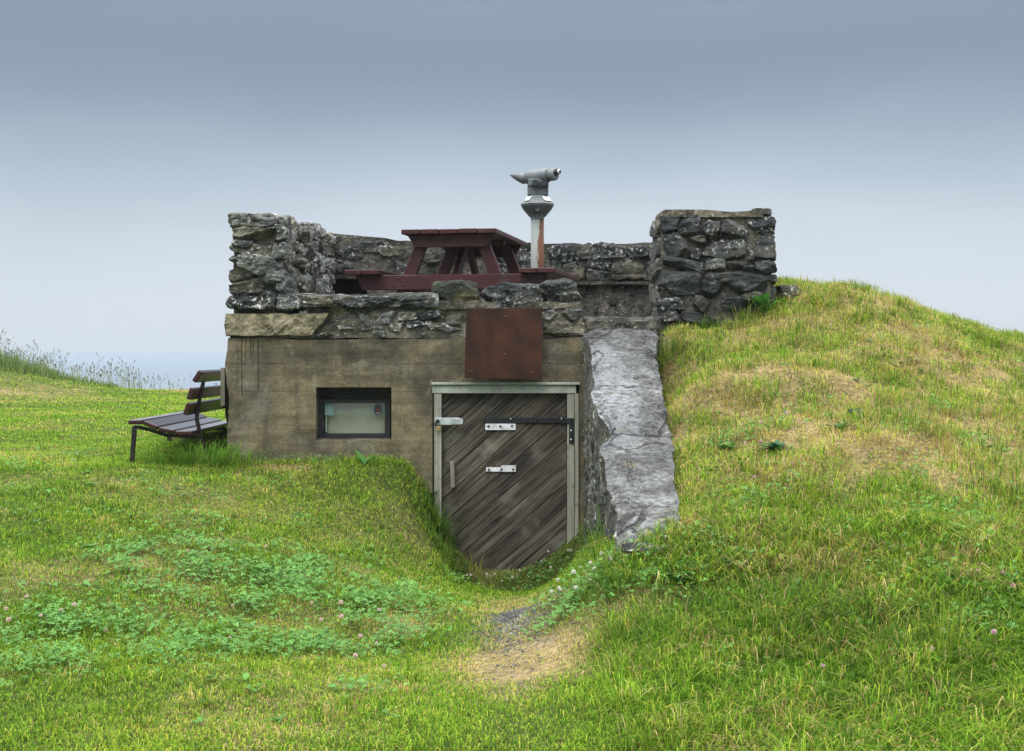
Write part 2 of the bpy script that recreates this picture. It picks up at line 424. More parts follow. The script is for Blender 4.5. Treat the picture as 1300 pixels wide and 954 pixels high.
def m_sea():
    g = NT('sea_water'); o = g.obj()
    n = g.noise(g.map(o, (0.05, 0.14, 1)), 1.0, 6, 0.6)
    return g.fin(C4(0.10, 0.135, 0.17), 0.4, g.bump(n, 0.5, 2.0), spec=0.5)

MT = dict(
    stone=m_stone('slate_rubble', 0.75, 0.2, 0.80), stone_dark=m_stone('dark_rubble', 0.5, 0.14, 0.58),
    mossy=m_stone('mossy_rock', 0.08, 0.5, 0.8),
    mortar=m_mortar('old_mortar', (0.165, 0.148, 0.112), (0.05, 0.046, 0.036), 0.6), mortar_dark=m_mortar('dark_mortar', (0.098, 0.092, 0.076), (0.030, 0.029, 0.025), 0.85),
    block=m_mortar('pale_aggregate_concrete', (0.235, 0.205, 0.135), (0.13, 0.115, 0.075), 0.55),
    facade=m_facade(), ramp=m_ramp(), ground=m_ground(), sea=m_sea(),
    red=m_paint('oxblood_paint', (0.032, 0.0065, 0.0068), (0.056, 0.0115, 0.0115), 0.5, (0.10, 0.055, 0.06), 0.35),
    bench=m_paint('dark_brown_stain', (0.024, 0.008, 0.009), (0.042, 0.012, 0.012), 0.14, None, gr=(40, 3, 40), bp=.06),
    frame=m_paint('grey_green_frame', (0.24, 0.27, 0.23), (0.36, 0.39, 0.335), 0.6, (0.20, 0.18, 0.12), 0.6, (14, 14, 14)),
    jamb=m_paint('weathered_jamb', (0.18, 0.18, 0.145), (0.34, 0.34, 0.28), 0.7, (0.12, 0.10, 0.06), 0.6, (40, 40, 2)),
    door=m_door(), rust=m_rust(), pole=m_pole(),
    black=m_plain('black_iron', (0.018, 0.021, 0.026), 0.45, 0.3), iron=m_plain('dark_iron', (0.02, 0.014, 0.013), 0.5, 0.2),
    zinc=m_plain('galvanised_steel', (0.46, 0.50, 0.50), 0.45, 0.5), plate=m_plain('zinc_plate', (0.62, 0.63, 0.66), 0.5, 0.1),
    brass=m_plain('brass', (0.33, 0.24, 0.10), 0.5, 0.6), screw=m_plain('rusty_screw', (0.10, 0.045, 0.025), 0.7),
    tgrey=m_plain('grey_enamel', (0.115, 0.131, 0.138), 0.45, 0.0, 0.15, 12), tlight=m_plain('pale_label', (0.72, 0.74, 0.76), 0.5),
    tdark=m_plain('dark_fitting', (0.02, 0.022, 0.025), 0.5), chrome=m_plain('chrome', (0.6, 0.62, 0.64), 0.2, 0.9),
    wframe=m_plain('black_frame_paint', (0.012, 0.014, 0.017), 0.5), wboard=m_plain('pale_board', (0.46, 0.44, 0.35), 0.7, 0, 0.12, 6),
    paper=m_plain('pale_blue_paper', (0.27, 0.40, 0.41), 0.7, 0, 0.06), teal=m_plain('teal_print', (0.05, 0.14, 0.18), 0.6),
    redp=m_plain('red_print', (0.22, 0.05, 0.04), 0.6), navy=m_plain('navy_print', (0.015, 0.02, 0.05), 0.6),
    greyw=m_paint('grey_wood', (0.13, 0.12, 0.095), (0.25, 0.235, 0.19), 0.8, None, gr=(40, 40, 3)),
    grass=m_leaf('grass_blades', 0.45, 0.7, 0.07), clover=m_leaf('clover_leaves', 0.3, 0.55, 0.18),
    petal=m_leaf('petals', 0.2, 0.7, 0.2), leaf=m_leaf('broad_leaf', 0.3, 0.5, 0.25), gravel=m_stone('gravel_chips', 0.3, 0.1),
    cavity=m_plain('dark_cavity', (0.03, 0.028, 0.024), 0.95),
)
gl = NT('window_glass')
tr = gl.n('ShaderNodeBsdfTransparent', {'Color': (0.94, 0.97, 0.96, 1)}); gs = gl.n('ShaderNodeBsdfGlossy', {'Color': (1, 1, 1, 1), 'Roughness': 0.03})
gl.t.links.new(gl.n('ShaderNodeMixShader', {0: 0.035, 1: tr.outputs[0], 2: gs.outputs[0]}).outputs[0], gl.out.inputs[0])
MT['glass'] = gl.m

# ------------------------------------------------------------------ ground shape
CP = [
    # path down to the door
    (0, 10, 0.0), (0, 9.2, 0.01), (0, 8.4, 0.09), (0, 7.5, 0.16), (0, 6.7, 0.21), (0, 6, 0.22), (0, 5, 0.19), (0, 3, 0.1),
    (-0.3, 9.9, 0.03), (0.3, 9.9, 0.02), (0.46, 9.9, 0.12), (0.45, 9, 0.18), (0.46, 8, 0.40), (0.47, 7.3, 0.50), (0.48, 6.6, 0.63),
    (0.24, 8.4, 0.13), (0.22, 7.4, 0.22), (0.25, 6.5, 0.27), (-0.28, 8.2, 0.11), (-0.3, 7.2, 0.19),
    # left bank and lawn
    (-0.38, 9.9, -0.06), (-0.47, 9.93, 0.0), (-0.53, 9.92, 0.34), (-0.58, 9.95, 0.66), (-0.64, 9.92, 0.71), (-0.75, 9.9, 0.76), (-1.0, 9.9, 0.79), (-1.5, 9.9, 0.78), (-2.0, 9.9, 0.755),
    (-0.46, 9.5, 0.07), (-0.66, 9.5, 0.44), (-0.9, 9.5, 0.59), (-0.48, 8.9, 0.10), (-0.70, 9.0, 0.29), (-0.46, 8.4, 0.14), (-0.8, 8.4, 0.26), (-1.2, 9.1, 0.53), (-1.6, 8.3, 0.48), (-0.7, 7.4, 0.26), (-1.5, 7, 0.31), (-2.5, 8, 0.51),
    (-2.5, 6.6, 0.34), (-1.0, 5.6, 0.20), (-2.4, 5, 0.2), (-3.4, 8.6, 0.68), (-2.65, 10, 0.745), (-2.3, 9.4, 0.73), (-3.5, 11, 0.77),
    (-3, 13, 0.78), (-4.5, 15, 0.79), (-6, 20, 0.79), (-4.5, 24, 0.79), (-6, 28, 0.77), (-8, 29.5, 0.79),
    (-7.2, 27, 0.86), (-8.2, 26, 1.08), (-9.2, 25, 1.30), (-11, 26, 1.55), (-14, 26, 1.5), (-8.5, 22, 0.92), (-7, 16, 0.8), (-10, 20, 0.95),
    # mound on the right
    (1.0, 10.1, 1.585), (0.96, 8.77, 1.21), (0.93, 7.85, 0.96), (0.88, 6.7, 0.68), (0.82, 6.1, 0.46), (0.60, 6.35, 0.60), (0.76, 6.4, 0.62), (1.3, 9.4, 1.37), (1.3, 8.3, 1.08), (1.3, 7.3, 0.84), (1.4, 10.1, 1.58), (0.6, 5.6, 0.33),
    (1.05, 10.6, 1.60), (1.5, 10.6, 1.68), (1.97, 10.6, 1.88), (2.17, 11.2, 2.07), (2.9, 11.6, 1.96), (3.65, 12, 1.775), (4.43, 12.3, 1.61), (6, 12.5, 1.25), (9, 12, 0.9),
    (2.1, 12.6, 2.0), (2.2, 13.6, 1.8), (3.2, 13.6, 1.6), (4.6, 14.6, 1.3), (3, 16, 1.1),
    (2.0, 9.2, 1.48), (2.0, 7.7, 1.03), (1.7, 6.4, 0.66), (3.0, 9.4, 1.36), (3.0, 7.6, 0.86), (2.6, 6.2, 0.52), (4.4, 9.4, 1.0), (4.4, 7, 0.52),
    (1.15, 5.9, 0.46), (1.4, 5.2, 0.28), (2.2, 5.2, 0.28), (1.0, 4.4, 0.15), (6, 9, 0.7), (6, 6, 0.3),
    (-1, 14.5, 1.3), (0.5, 14.5, 1.6), (-1, 17, 0.9), (1, 18, 0.9),
]
CP = np.array(CP, float)
def base(x, y): return 0.2 + 0.6 * sstep(5.0, 10.0, y)
SC = 2.6
def kern(r): a = math.sqrt(3) * r / SC; return (1 + a) * np.exp(-a)
_d = np.hypot(CP[:, None, 0] - CP[None, :, 0], CP[:, None, 1] - CP[None, :, 1])
_w = np.linalg.solve(kern(_d) + 2e-3 * np.eye(len(CP)), CP[:, 2] - base(CP[:, 0], CP[:, 1]))
def H(x, y):
    x = np.atleast_1d(np.asarray(x, float)); y = np.atleast_1d(np.asarray(y, float))
    z = np.empty(len(x))
    for s in range(0, len(x), 20000):
        xs, ys = x[s:s + 20000], y[s:s + 20000]
        r = np.hypot(xs[:, None] - CP[None, :, 0], ys[:, None] - CP[None, :, 1])
        z[s:s + 20000] = base(xs, ys) + kern(r) @ _w
    near = np.clip((y - 3) / 3, 0, 1)
    z += 0.022 * n2(x, y, 1.4, 3, 3) + 0.010 * n2(x, y, 6.0, 5, 2)
    z += (.016 + .03 * sstep(.6, 1.3, x)) * n2(x, y, 2.6, 13, 2) * (1 - sstep(12, 16, y)) * sstep(.25, .8, np.abs(x))
    fl = (y > 9.2) & (y < 10.4) & (x < -.5) & (x > -2.4); z = np.where(fl & (z > .745), .745 + .25 * (z - .745), z)
    edge = 31 + 1.5 * n2(x, y, 0.15, 9, 2)
    z -= 12.0 * sstep(0, 1, (y - edge) / 9.0)
    return z
def h1(x, y): return float(H([x], [y])[0])
def ground_at(px, py, y0=4.5, y1=32.0):
    ys = np.linspace(y0, y1, 2200)
    zr = EYE - (py - HZ) * ys / F; xs = (px - CXP) * ys / F
    k = np.argmax(H(xs, ys) >= zr)
    return float(xs[k]), float(ys[k])

def wing_right(y): return np.interp(y, [6.3, 6.7, 7.85, 8.77, 10.1], [0.72, 0.77, 0.86, 0.91, 1.0])
def blocked(x, y):
    b = (x > -2.03) & (x < 0.51) & (y > 9.985) & (y < 13.5)
    b |= (x > 0.5) & (x < wing_right(y) - .045 + .05 * np.sin(y * 9) * np.sin(y * 23)) & (y > 6.62) & (y < 10.1)
    b |= (x > 0.4) & (x < 1.12) & (y >= 10.0) & (y < 13.5)
    b |= (x > 1.05) & (x < 1.97) & (y > 10.62) & (y < 13.5)
    return b

# colour zones on the turf (dry straw, path dirt, clover)
def gz(px, py, rad):
    x, y = ground_at(px, py); return (x, y, rad)
DRY = [(gz(1190, 550, 0), .8, .5, 1.2), (gz(1060, 505, 0), .7, .35, .9), (gz(1260, 470, 0), .8, .5, .5), (gz(930, 470, 0), .5, .3, .45),
       (gz(900, 430, 0), .3, .2, .5), (gz(845, 470, 0), .10, .5, .6), (gz(855, 560, 0), .09, .5, .8), (gz(880, 640, 0), .2, .3, .5), (gz(1000, 690, 0), .3, .15, .5),
       (gz(1150, 720, 0), .5, .2, .45), (gz(650, 772, 0), .25, .6, .75), ((0.0, 6.5, 0), .16, 1.0, .50), (gz(640, 850, 0), .28, .5, .9), (gz(520, 583, 0), .16, .2, .9),
       (gz(360, 592, 0), .25, .1, .6), (gz(510, 790, 0), .12, .3, .5), (gz(45, 720, 0), .45, .4, .35), (gz(700, 830, 0), .2, .3, .6)]
def dry_at(x, y):
    d = 0.06 + 0.06 * sstep(.2, 1, x)
    mound = sstep(0.75, 1.3, x) * sstep(5.9, 7.3, y) * (1 - sstep(11.5, 15, y))
    d = d + 0.31 * mound
    for (cx, cy, _), rx, ry, a in DRY:
        d = d + a * np.exp(-((x - cx) / rx) ** 2 - ((y - cy) / ry) ** 2)
    d = d + 0.95 * sstep(25.5, 28, y) * (0.6 + n2(x, y, 0.5, 21, 2)) + 0.5 * np.exp(-((y - 22.5) / 1.3) ** 2) * sstep(-5.5, -8, x)
    d = d + 0.34 * n2(x, y, 1.1, 31, 3) + (0.30 + .25 * mound) * n2(x, y, 3.6, 33, 3)
    return np.clip(d, 0, 1.2)
def dirt_at(x, y):
    (cx, cy, _) = gz(655, 778, 0)
    d = 0.85 * np.exp(-((x - cx) / .17) ** 2 - ((y - cy) / .35) ** 2) + 0.22 * np.exp(-((x - 0.01) / .16) ** 2 - ((y - 6.3) / .9) ** 2)
    return np.clip(d + 0.35 * n2(x, y, 5, 41, 3) * (d > .05), 0, 1)
CLV = [gz(230, 715, .42), gz(330, 730, .45), gz(420, 748, .42), gz(470, 760, .3), gz(160, 705, .22), gz(60, 800, .28), gz(150, 790, .3), gz(250, 770, .35), gz(340, 790, .3), gz(440, 800, .3),
       gz(380, 825, .3), gz(480, 815, .2), gz(60, 850, .25), gz(240, 830, .2)]
CLV_R = [gz(600, 712, .2), gz(660, 728, .18), gz(700, 715, .16), gz(745, 738, .2), gz(790, 715, .2), gz(840, 700, .2), gz(870, 725, .22), gz(760, 760, .2), gz(1240, 660, .3), gz(1150, 690, .25),
         gz(960, 640, .2), gz(720, 775, .14), gz(565, 735, .14), gz(980, 560, .18), gz(930, 570, .14), gz(1250, 780, .25)]
def clov_at(x, y, L):
    d = 0 * x
    for cx, cy, r in L: d = np.maximum(d, np.exp(-(((x - cx) / (r * 1.15)) ** 2 + ((y - cy) / r) ** 2)))
    return d

def turf_colour(x, y):
    d = dry_at(x, y)[:, None]; k = dirt_at(x, y)[:, None]
    g = np.array([0.068, 0.088, 0.018]); s = np.array([0.26, 0.20, 0.10]); b = np.array([0.15, 0.13, 0.10])
    c = g * (1 - np.clip(d, 0, 1)) + s * np.clip(d, 0, 1)
    return c * (1 - k) + b * k

xs = np.concatenate([np.linspace(-60, -14, 14)[:-1], np.linspace(-14, -5, 40)[:-1], np.linspace(-5, -2, 50)[:-1], np.linspace(-2, 2.4, 130)[:-1], np.linspace(2.4, 6, 60)[:-1], np.linspace(6, 60, 24)])
ys = np.concatenate([np.linspace(-12, 4.4, 18)[:-1], np.linspace(4.4, 14, 240)[:-1], np.linspace(14, 44, 90)])
GX, GY = np.meshgrid(xs, ys); gx, gy = GX.ravel(), GY.ravel()
gzv = H(gx, gy)
ins = (gx > -1.85) & (gx < 1.75) & (gy > 10.06) & (gy < 13.36) & ~((gx > 1.02) & (gy < 10.8))
gzv = np.where(ins, np.minimum(gzv, 0.0), gzv)
nx, ny = len(xs), len(ys)
ii = np.arange(nx * ny).reshape(ny, nx)
quads = np.stack([ii[:-1, :-1], ii[:-1, 1:], ii[1:, 1:], ii[1:, :-1]], -1).reshape(-1, 4)
gm = Mesh(); gm.add(np.stack([gx, gy, gzv], 1), quads, c=turf_colour(gx, gy))
tag(gm.build('ground', MT['ground']), kind='structure')
sm_ = Mesh(); S = 25000.0
sm_.add([(-S, 20, -9), (S, 20, -9), (S, 2 * S, -9), (-S, 2 * S, -9)], [(0, 1, 2, 3)])
tag(sm_.build('sea', MT['sea'], smooth=False), kind='structure')

g = NT('sea_haze')
g.t.links.new(g.n('ShaderNodeVolumePrincipled', {'Color': (0.47, 0.54, 0.61, 1), 'Density': 0.0007, 'Anisotropy': 0.2}).outputs[0], g.out.inputs['Volume'])
hb_ = BM(); hb_.box((0, 10000 - 300, -2.9), (24000, 20000, 14.4), bev=0)
tag(hb_.build('haze', g.m), kind='stuff')

# ------------------------------------------------------------------ rocks and rough blocks
_cg = {}
def cube_grid(n):
    if n in _cg: return _cg[n]
    idx = {}; V = []; Q = []
    def vid(p):
        k = tuple(int(round(c)) for c in p)
        if k not in idx: idx[k] = len(V); V.append(k)
        return idx[k]
    for ax in range(3):
        for sgn in (0, n):
            u, v = [a for a in range(3) if a != ax]
            for i in range(n):
                for j in range(n):
                    def P(a, b):
                        p = [0, 0, 0]; p[ax] = sgn; p[u] = a; p[v] = b; return p
                    q = [vid(P(i, j)), vid(P(i + 1, j)), vid(P(i + 1, j + 1)), vid(P(i, j + 1))]
                    flip = (sgn == 0) ^ (ax == 1)
                    Q.append(q[::-1] if flip else q)
    _cg[n] = (np.array(V, float) / n * 2 - 1, np.array(Q)); return _cg[n]

def rock(mesh, cen, size, c, n=12, cuts=7, rough=0.05, rot=(0, 0, 0), power=9.0, strata=0.45, m=0, lo=0.70):
    if n >= 8: n = int(n * 1.35); cuts += 3; lo -= .06
    P, Q = cube_grid(n)
    q = P / ((np.abs(P) ** power).sum(1) ** (1 / power))[:, None]
    q = q + 0.10 * np.stack([vnoise(P * 1.3 + rng.uniform(0, 99), 1), vnoise(P * 1.3 + rng.uniform(0, 99), 2), vnoise(P * 1.3 + rng.uniform(0, 99), 3)], 1)
    for _ in range(cuts):
        nrm = rng.normal(size=3); nrm /= np.linalg.norm(nrm)
        d = q @ nrm; h = d.max() * rng.uniform(lo, 0.97)
        q = q - np.maximum(d - h, 0)[:, None] * nrm
    size = np.asarray(size, float); ms = size.min()
    v = q * size / 2
    sd = rng.uniform(0, 500)
    ln = np.linalg.norm(q, axis=1)[:, None] + 1e-6
    v = v + (q / ln) * ((fbm(v / ms * 2.2 + sd, 5, 5, .6) - .5 * np.abs(fbm(v / ms * 3.5 + sd + 50, 4, 15))) * rough * ms * 1.7)[:, None]
    if strata:
        t = v / ms; st = vnoise(np.stack([t[:, 0] * 0.8, t[:, 1] * 0.8, t[:, 2] * 7], 1) + sd, 9)
        v[:, :2] += (q / ln)[:, :2] * (st * rough * ms * strata)[:, None]
    M = np.array(Euler(rot).to_matrix())
    mesh.add(v @ M.T + np.asarray(cen), Q, c=c, m=m)

def block(mesh, lo, hi, c=(1, 1, 1), res=0.05, amp=0.015, freq=5.0, m=0, edge=0.0, fn=None):
    lo, hi = np.asarray(lo, float), np.asarray(hi, float)
    k = np.maximum(np.ceil((hi - lo) / res).astype(int), 1)
    for ax in range(3):
        u, v = [a for a in range(3) if a != ax]
        gu, gv = np.meshgrid(np.linspace(lo[u], hi[u], k[u] + 1), np.linspace(lo[v], hi[v], k[v] + 1), indexing='ij')
        for s, val in ((0, lo[ax]), (1, hi[ax])):
            p = np.zeros((gu.size, 3)); p[:, u] = gu.ravel(); p[:, v] = gv.ravel(); p[:, ax] = val
            cen = (lo + hi) / 2
            if fn is not None: p = fn(p)
            dirn = np.sign(np.where(np.abs(p - cen) > (hi - lo) / 2 - 1e-4, p - cen, 0)) if fn is None else (p - cen) / (np.abs(p - cen).max(1)[:, None] + 1e-6)
            nz_ = fbm(p * freq, 5, 61)
            if edge:
                cnt = np.abs(dirn).sum(1)
                p = p - dirn * (np.where(cnt > 1.5, edge * (0.5 + 0.5 * vnoise(p * freq * 2, 71)), 0))[:, None]
            p = p + dirn * (nz_ * amp)[:, None]
            id_ = np.arange(gu.size).reshape(gu.shape)
            Q = np.stack([id_[:-1, :-1], id_[1:, :-1], id_[1:, 1:], id_[:-1, 1:]], -1).reshape(-1, 4)
            if (s == 0) ^ (ax == 1): Q = Q[:, ::-1]
            mesh.add(p, Q, c=c, m=m)

def slate(k=1.0, tone=None):
    t = rng.uniform(0, 1) if tone is None else tone
    a = np.array([0.030, 0.036, 0.041]); b = np.array([0.20, 0.205, 0.19]); o = np.array([0.17, 0.15, 0.10])
    c = a * (1 - t) + b * t
    if rng.random() < 0.18: c = 0.5 * c + 0.5 * o
    return c * k

def face_stones(mesh, rects, Y, depth=0.16, prot=0.03, m=0, k=1.0, n=12, rough=0.05, cuts=7, tilt=0.05, lo=0.7, grow=1.0):
    """rects = (px0, px1, py0, py1, tone) measured on the photograph at distance Y"""
    for r in rects:
        x0, z1 = XZ(r[0], r[2], Y); x1, z0 = XZ(r[1], r[3], Y)
        tone = r[4] if len(r) > 4 else None; ex = r[5] if len(r) > 5 else 0.0
        d = depth * rng.uniform(0.9, 1.15)
        rock(mesh, ((x0 + x1) / 2, Y - prot - ex + d / 2 + rng.uniform(-.008, .008), (z0 + z1) / 2), ((x1 - x0) * 1.02 * grow, d, (z1 - z0) * 1.03 * grow),
             slate(k, tone), n=n, cuts=cuts, rough=rough, rot=(rng.normal() * tilt, rng.normal() * tilt * 1.3, rng.normal() * tilt), m=m, lo=lo)

def rubble(u0, u1, v0, v1, hmin, hmax, wmin, wmax):
    out = []; v = v0
    while v < v1 - 0.02:
        h = min(rng.uniform(hmin, hmax), v1 - v)
        u = u0 - rng.uniform(0, wmin)
        while u < u1:
            wd = rng.uniform(wmin, wmax)
            a, b = max(u, u0), min(u + wd, u1)
            if b - a > 0.04:
                hh = h * rng.uniform(0.75, 1.15)
                out.append((a, b, v + rng.uniform(-.015, .015), v + hh))
            u += wd
        v += h
    return out

# ------------------------------------------------------------------ bunker body
YF = 10.0
bunker = tag(empty('bunker', (-0.75, YF, 0.8)), 'squat brown concrete bunker with diagonal plank door, set into the grass mound', 'bunker')
def part(o):       # keep world placement under the Empty
    o.parent = bunker; o.matrix_parent_inverse = Matrix.Translation(-bunker.location); return o
def sub(o, p):
    o.parent = p; o.matrix_parent_inverse = p.matrix_parent_inverse.copy() @ Matrix.Identity(4)
    o.matrix_parent_inverse = Matrix.Identity(4); return o

wx0, wz1 = XZ(401, 492, YF); wx1, wz0 = XZ(497, 559, YF)
dx0, dz1 = XZ(549, 485, YF); dx1, _ = XZ(735, 485, YF)
X0, ZT = XZ(286, 430, YF); X1 = 0.502
def facade():
    gxs = sorted(set(np.round(np.concatenate([np.arange(X0, X1, 0.05), [X0, X1, wx0, wx1, dx0, dx1]]), 4)))
    gzs = sorted(set(np.round(np.concatenate([np.arange(-0.3, ZT, 0.05), [ZT, wz0, wz1, dz1]]), 4)))
    def clean(a, keep):
        o = [a[0]]
        for v in a[1:]:
            if v - o[-1] < 0.012:
                if any(abs(v - k) < 1e-3 for k in keep): o[-1] = v
                continue
            o.append(v)
        return np.array(o)
    gxs = clean(gxs, [X0, X1, wx0, wx1, dx0, dx1]); gzs = clean(gzs, [ZT, wz0, wz1, dz1])
    nx, nz = len(gxs), len(gzs); T = 0.24
    gxx, gzz = np.meshgrid(gxs, gzs)
    x, z = gxx.ravel(), gzz.ravel()
    amp = 0.006 * fbm(np.stack([x * 3, z * 3, 0 * x], 1), 3, 81)
    eL = np.exp(-(x - X0) / 0.03); eT = np.exp(-(ZT - z) / 0.03)
    xf = x + eL * 0.016 * vnoise(np.stack([z * 9, 0 * z, 0 * z], 1), 4) + eL * 0.012
    zf = z + 0.010 * eT * vnoise(np.stack([x * 8, 0 * z, 0 * z], 1), 6)
    yf = YF + amp + 0.014 * eL * np.abs(vnoise(np.stack([z * 14, x, 0 * z], 1), 8))
    V = np.concatenate([np.stack([xf, yf, zf], 1), np.stack([xf, np.full_like(x, YF + T), zf], 1)])
    N = nx * nz; Q = []; cell = np.ones((nz - 1, nx - 1), bool)
    for j in range(nz - 1):
        for i in range(nx - 1):
            cx, cz = (gxs[i] + gxs[i + 1]) / 2, (gzs[j] + gzs[j + 1]) / 2
            if (wx0 < cx < wx1 and wz0 < cz < wz1) or (dx0 < cx < dx1 and cz < dz1): cell[j, i] = False
    id_ = np.arange(N).reshape(nz, nx)
    for j in range(nz - 1):
        for i in range(nx - 1):
            if not cell[j, i]: continue
            a, b, c, d = id_[j, i], id_[j, i + 1], id_[j + 1, i + 1], id_[j + 1, i]
            Q.append((a, b, c, d)); Q.append((a + N, d + N, c + N, b + N))
            if i == 0 or not cell[j, i - 1]: Q.append((a, d, d + N, a + N))
            if i == nx - 2 or not cell[j, i + 1]: Q.append((b, b + N, c + N, c))
            if j == 0 or not cell[j - 1, i]: Q.append((a, a + N, b + N, b))
            if j == nz - 2 or not cell[j + 1, i]: Q.append((d, c, c + N, d + N))
    m = Mesh(); m.add(V, Q); return m.build('facade', MT['facade'], smooth=False)
part(facade())
m = Mesh()   # left side, back and roof of the chamber
block(m, (X0 + 0.02, YF + 0.243, -0.2), (X0 + 0.26, 13.3, 1.62), amp=0.008)
block(m, (X0 + 0.263, 13.05, -0.2), (1.9, 13.3, 1.62), amp=0.008)
block(m, (0.26, YF + 0.243, -0.2), (0.5, 13.04, 1.62), amp=0.008)
part(m.build('chamber_wall', MT['facade']))
m = Mesh()
block(m, (X0 + 0.03, YF + 0.02, ZT + 0.003), (0.50, 13.3, 1.735), amp=0.006)
block(m, (0.503, YF + 0.03, 1.60), (1.05, 13.3, 1.775), amp=0.03, freq=9, res=0.025, edge=0.02, m=1)
part(m.build('platform_slab', [MT['mortar'], MT['mortar_dark']], smooth=False))
m = Mesh()   # dark mortar strip along the foot of the facade
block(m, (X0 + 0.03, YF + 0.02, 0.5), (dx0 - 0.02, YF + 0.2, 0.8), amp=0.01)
part(m.build('foot_strip', MT['mortar_dark']))

# parapet: concrete block, rubble band, ledge on top
m = Mesh()
bx0, bz1 = XZ(285, 398, YF); bx1, bz0 = XZ(418, 429, YF)
def slant(p):
    p = p.copy(); f = (p[:, 2] - bz0) / (bz1 - bz0); t = sstep(bx1 - 0.25, bx1, p[:, 0])
    p[:, 0] -= t * (1 - f) * 0.11; return p
block(m, (bx0, YF - 0.035, bz0 + 0.012), (bx1, YF + 0.32, bz1), c=(1, 1, 1), res=0.02, amp=0.010, freq=9, m=1, edge=0.022, fn=slant)
a, zt = XZ(400, 390, YF); b, zb = XZ(739, 430, YF)
block(m, (a - 0.06, YF + 0.035, zb + 0.004), (b, YF + 0.30, zt), res=0.025, amp=0.025, freq=8, m=0)
band = [(419, 450, 400, 412, .5), (450, 476, 398, 409, .6), (430, 452, 411, 424, .55), (474, 505, 396, 412, .75), (454, 474, 409, 424, .25), (474, 493, 412, 426, .35), (492, 514, 410, 425, .6),
        (505, 530, 396, 409, .3), (512, 540, 408, 420, .2), (530, 560, 396, 408, .15), (538, 562, 408, 422, .5), (560, 592, 398, 413, .25), (560, 590, 412, 427, .65),
        (520, 540, 419, 428, .4), (592, 640, 395, 412, .3), (640, 692, 395, 412, .4), (600, 680, 410, 428, .5), (690, 712, 393, 407, .7), (710, 738, 391, 410, .4), (400, 425, 424, 430, .4)]
face_stones(m, band, YF + 0.03, 0.16, 0.03, m=2, n=9, rough=0.09, cuts=8, tilt=.1, lo=.62)
# pale mortar lip at the right end, and the ledge that caps the wall
x_, z_ = XZ(690, 409, YF); x2_, z2_ = XZ(744, 428, YF)
block(m, (x_, YF - 0.012, z2_ + .015), (x2_, YF + 0.3, z_), c=(1, 1, 1), res=0.015, amp=0.03, freq=11, m=0, edge=0.03)
def wavy(p):
    p = p.copy(); t = (p[:, 2] - 1.84) / 0.1
    p[:, 2] += np.clip(t, 0, 1) * 0.028 * fbm(np.stack([p[:, 0] * 5, p[:, 1] * 5, 0 * t], 1), 3, 91)
    p[:, 1] += np.where(p[:, 1] < YF + .1, 0.03 * fbm(np.stack([p[:, 0] * 7, p[:, 2] * 9, 0 * t], 1), 3, 93), 0); return p
lx0, lz1 = XZ(352, 374, YF); lx1, lz0 = XZ(556, 392, YF)
block(m, (lx0, YF - 0.01, lz0 + 0.01), (lx1, YF + 0.34, lz1), res=0.02, amp=0.018, freq=8, m=2, edge=0.02, fn=wavy, c=(0.13, 0.135, 0.125))
lx0, _ = XZ(548, 374, YF); lx1, _ = XZ(738, 392, YF)
block(m, (lx0, YF + 0.02, lz0), (lx1, YF + 0.34, lz0 + 0.05), res=0.025, amp=0.018, freq=8, m=0)
ledge = [(378, 425, 374, 389, .3), (420, 470, 376, 391, .12), (462, 512, 377, 392, .10), (508, 552, 374, 392, .15), (350, 384, 378, 393, .5)]
face_stones(m, ledge, YF, 0.2, 0.03, m=2, n=12, rough=0.12, cuts=5, tilt=.05)
part(m.build('parapet', [MT['mortar'], MT['block'], MT['stone'], MT['ramp']], smooth=False))

# door frame
fr = BM()
fz1 = dz1
fr.box(((dx0 + dx1) / 2, YF + 0.02, fz1 - 0.012), (dx1 - dx0 + 0.012, 0.10, 0.018), bev=0.003)
fr.box(((dx0 + dx1) / 2 - 0.01, YF + 0.03, fz1 - 0.052), (dx1 - dx0 - 0.02, 0.09, 0.058), bev=0.004)
door_frame = part(fr.build('door_frame', MT['frame']))
for nm, pa, pb, yy in (('jamb', 551, 560.5, 0.035), ('jamb', 720, 729, 0.035), ('jamb', 729.5, 734.5, 0.02)):
    j = BM(); xa, _ = XZ(pa, 0, YF); xb, _ = XZ(pb, 0, YF)
    j.box(((xa + xb) / 2, YF + yy, (fz1 - 0.083 - 0.3) / 2), (xb - xa, 0.09, fz1 - 0.083 + 0.3), bev=0.004)
    jo = j.build(nm, MT['jamb']); sub(jo, door_frame)

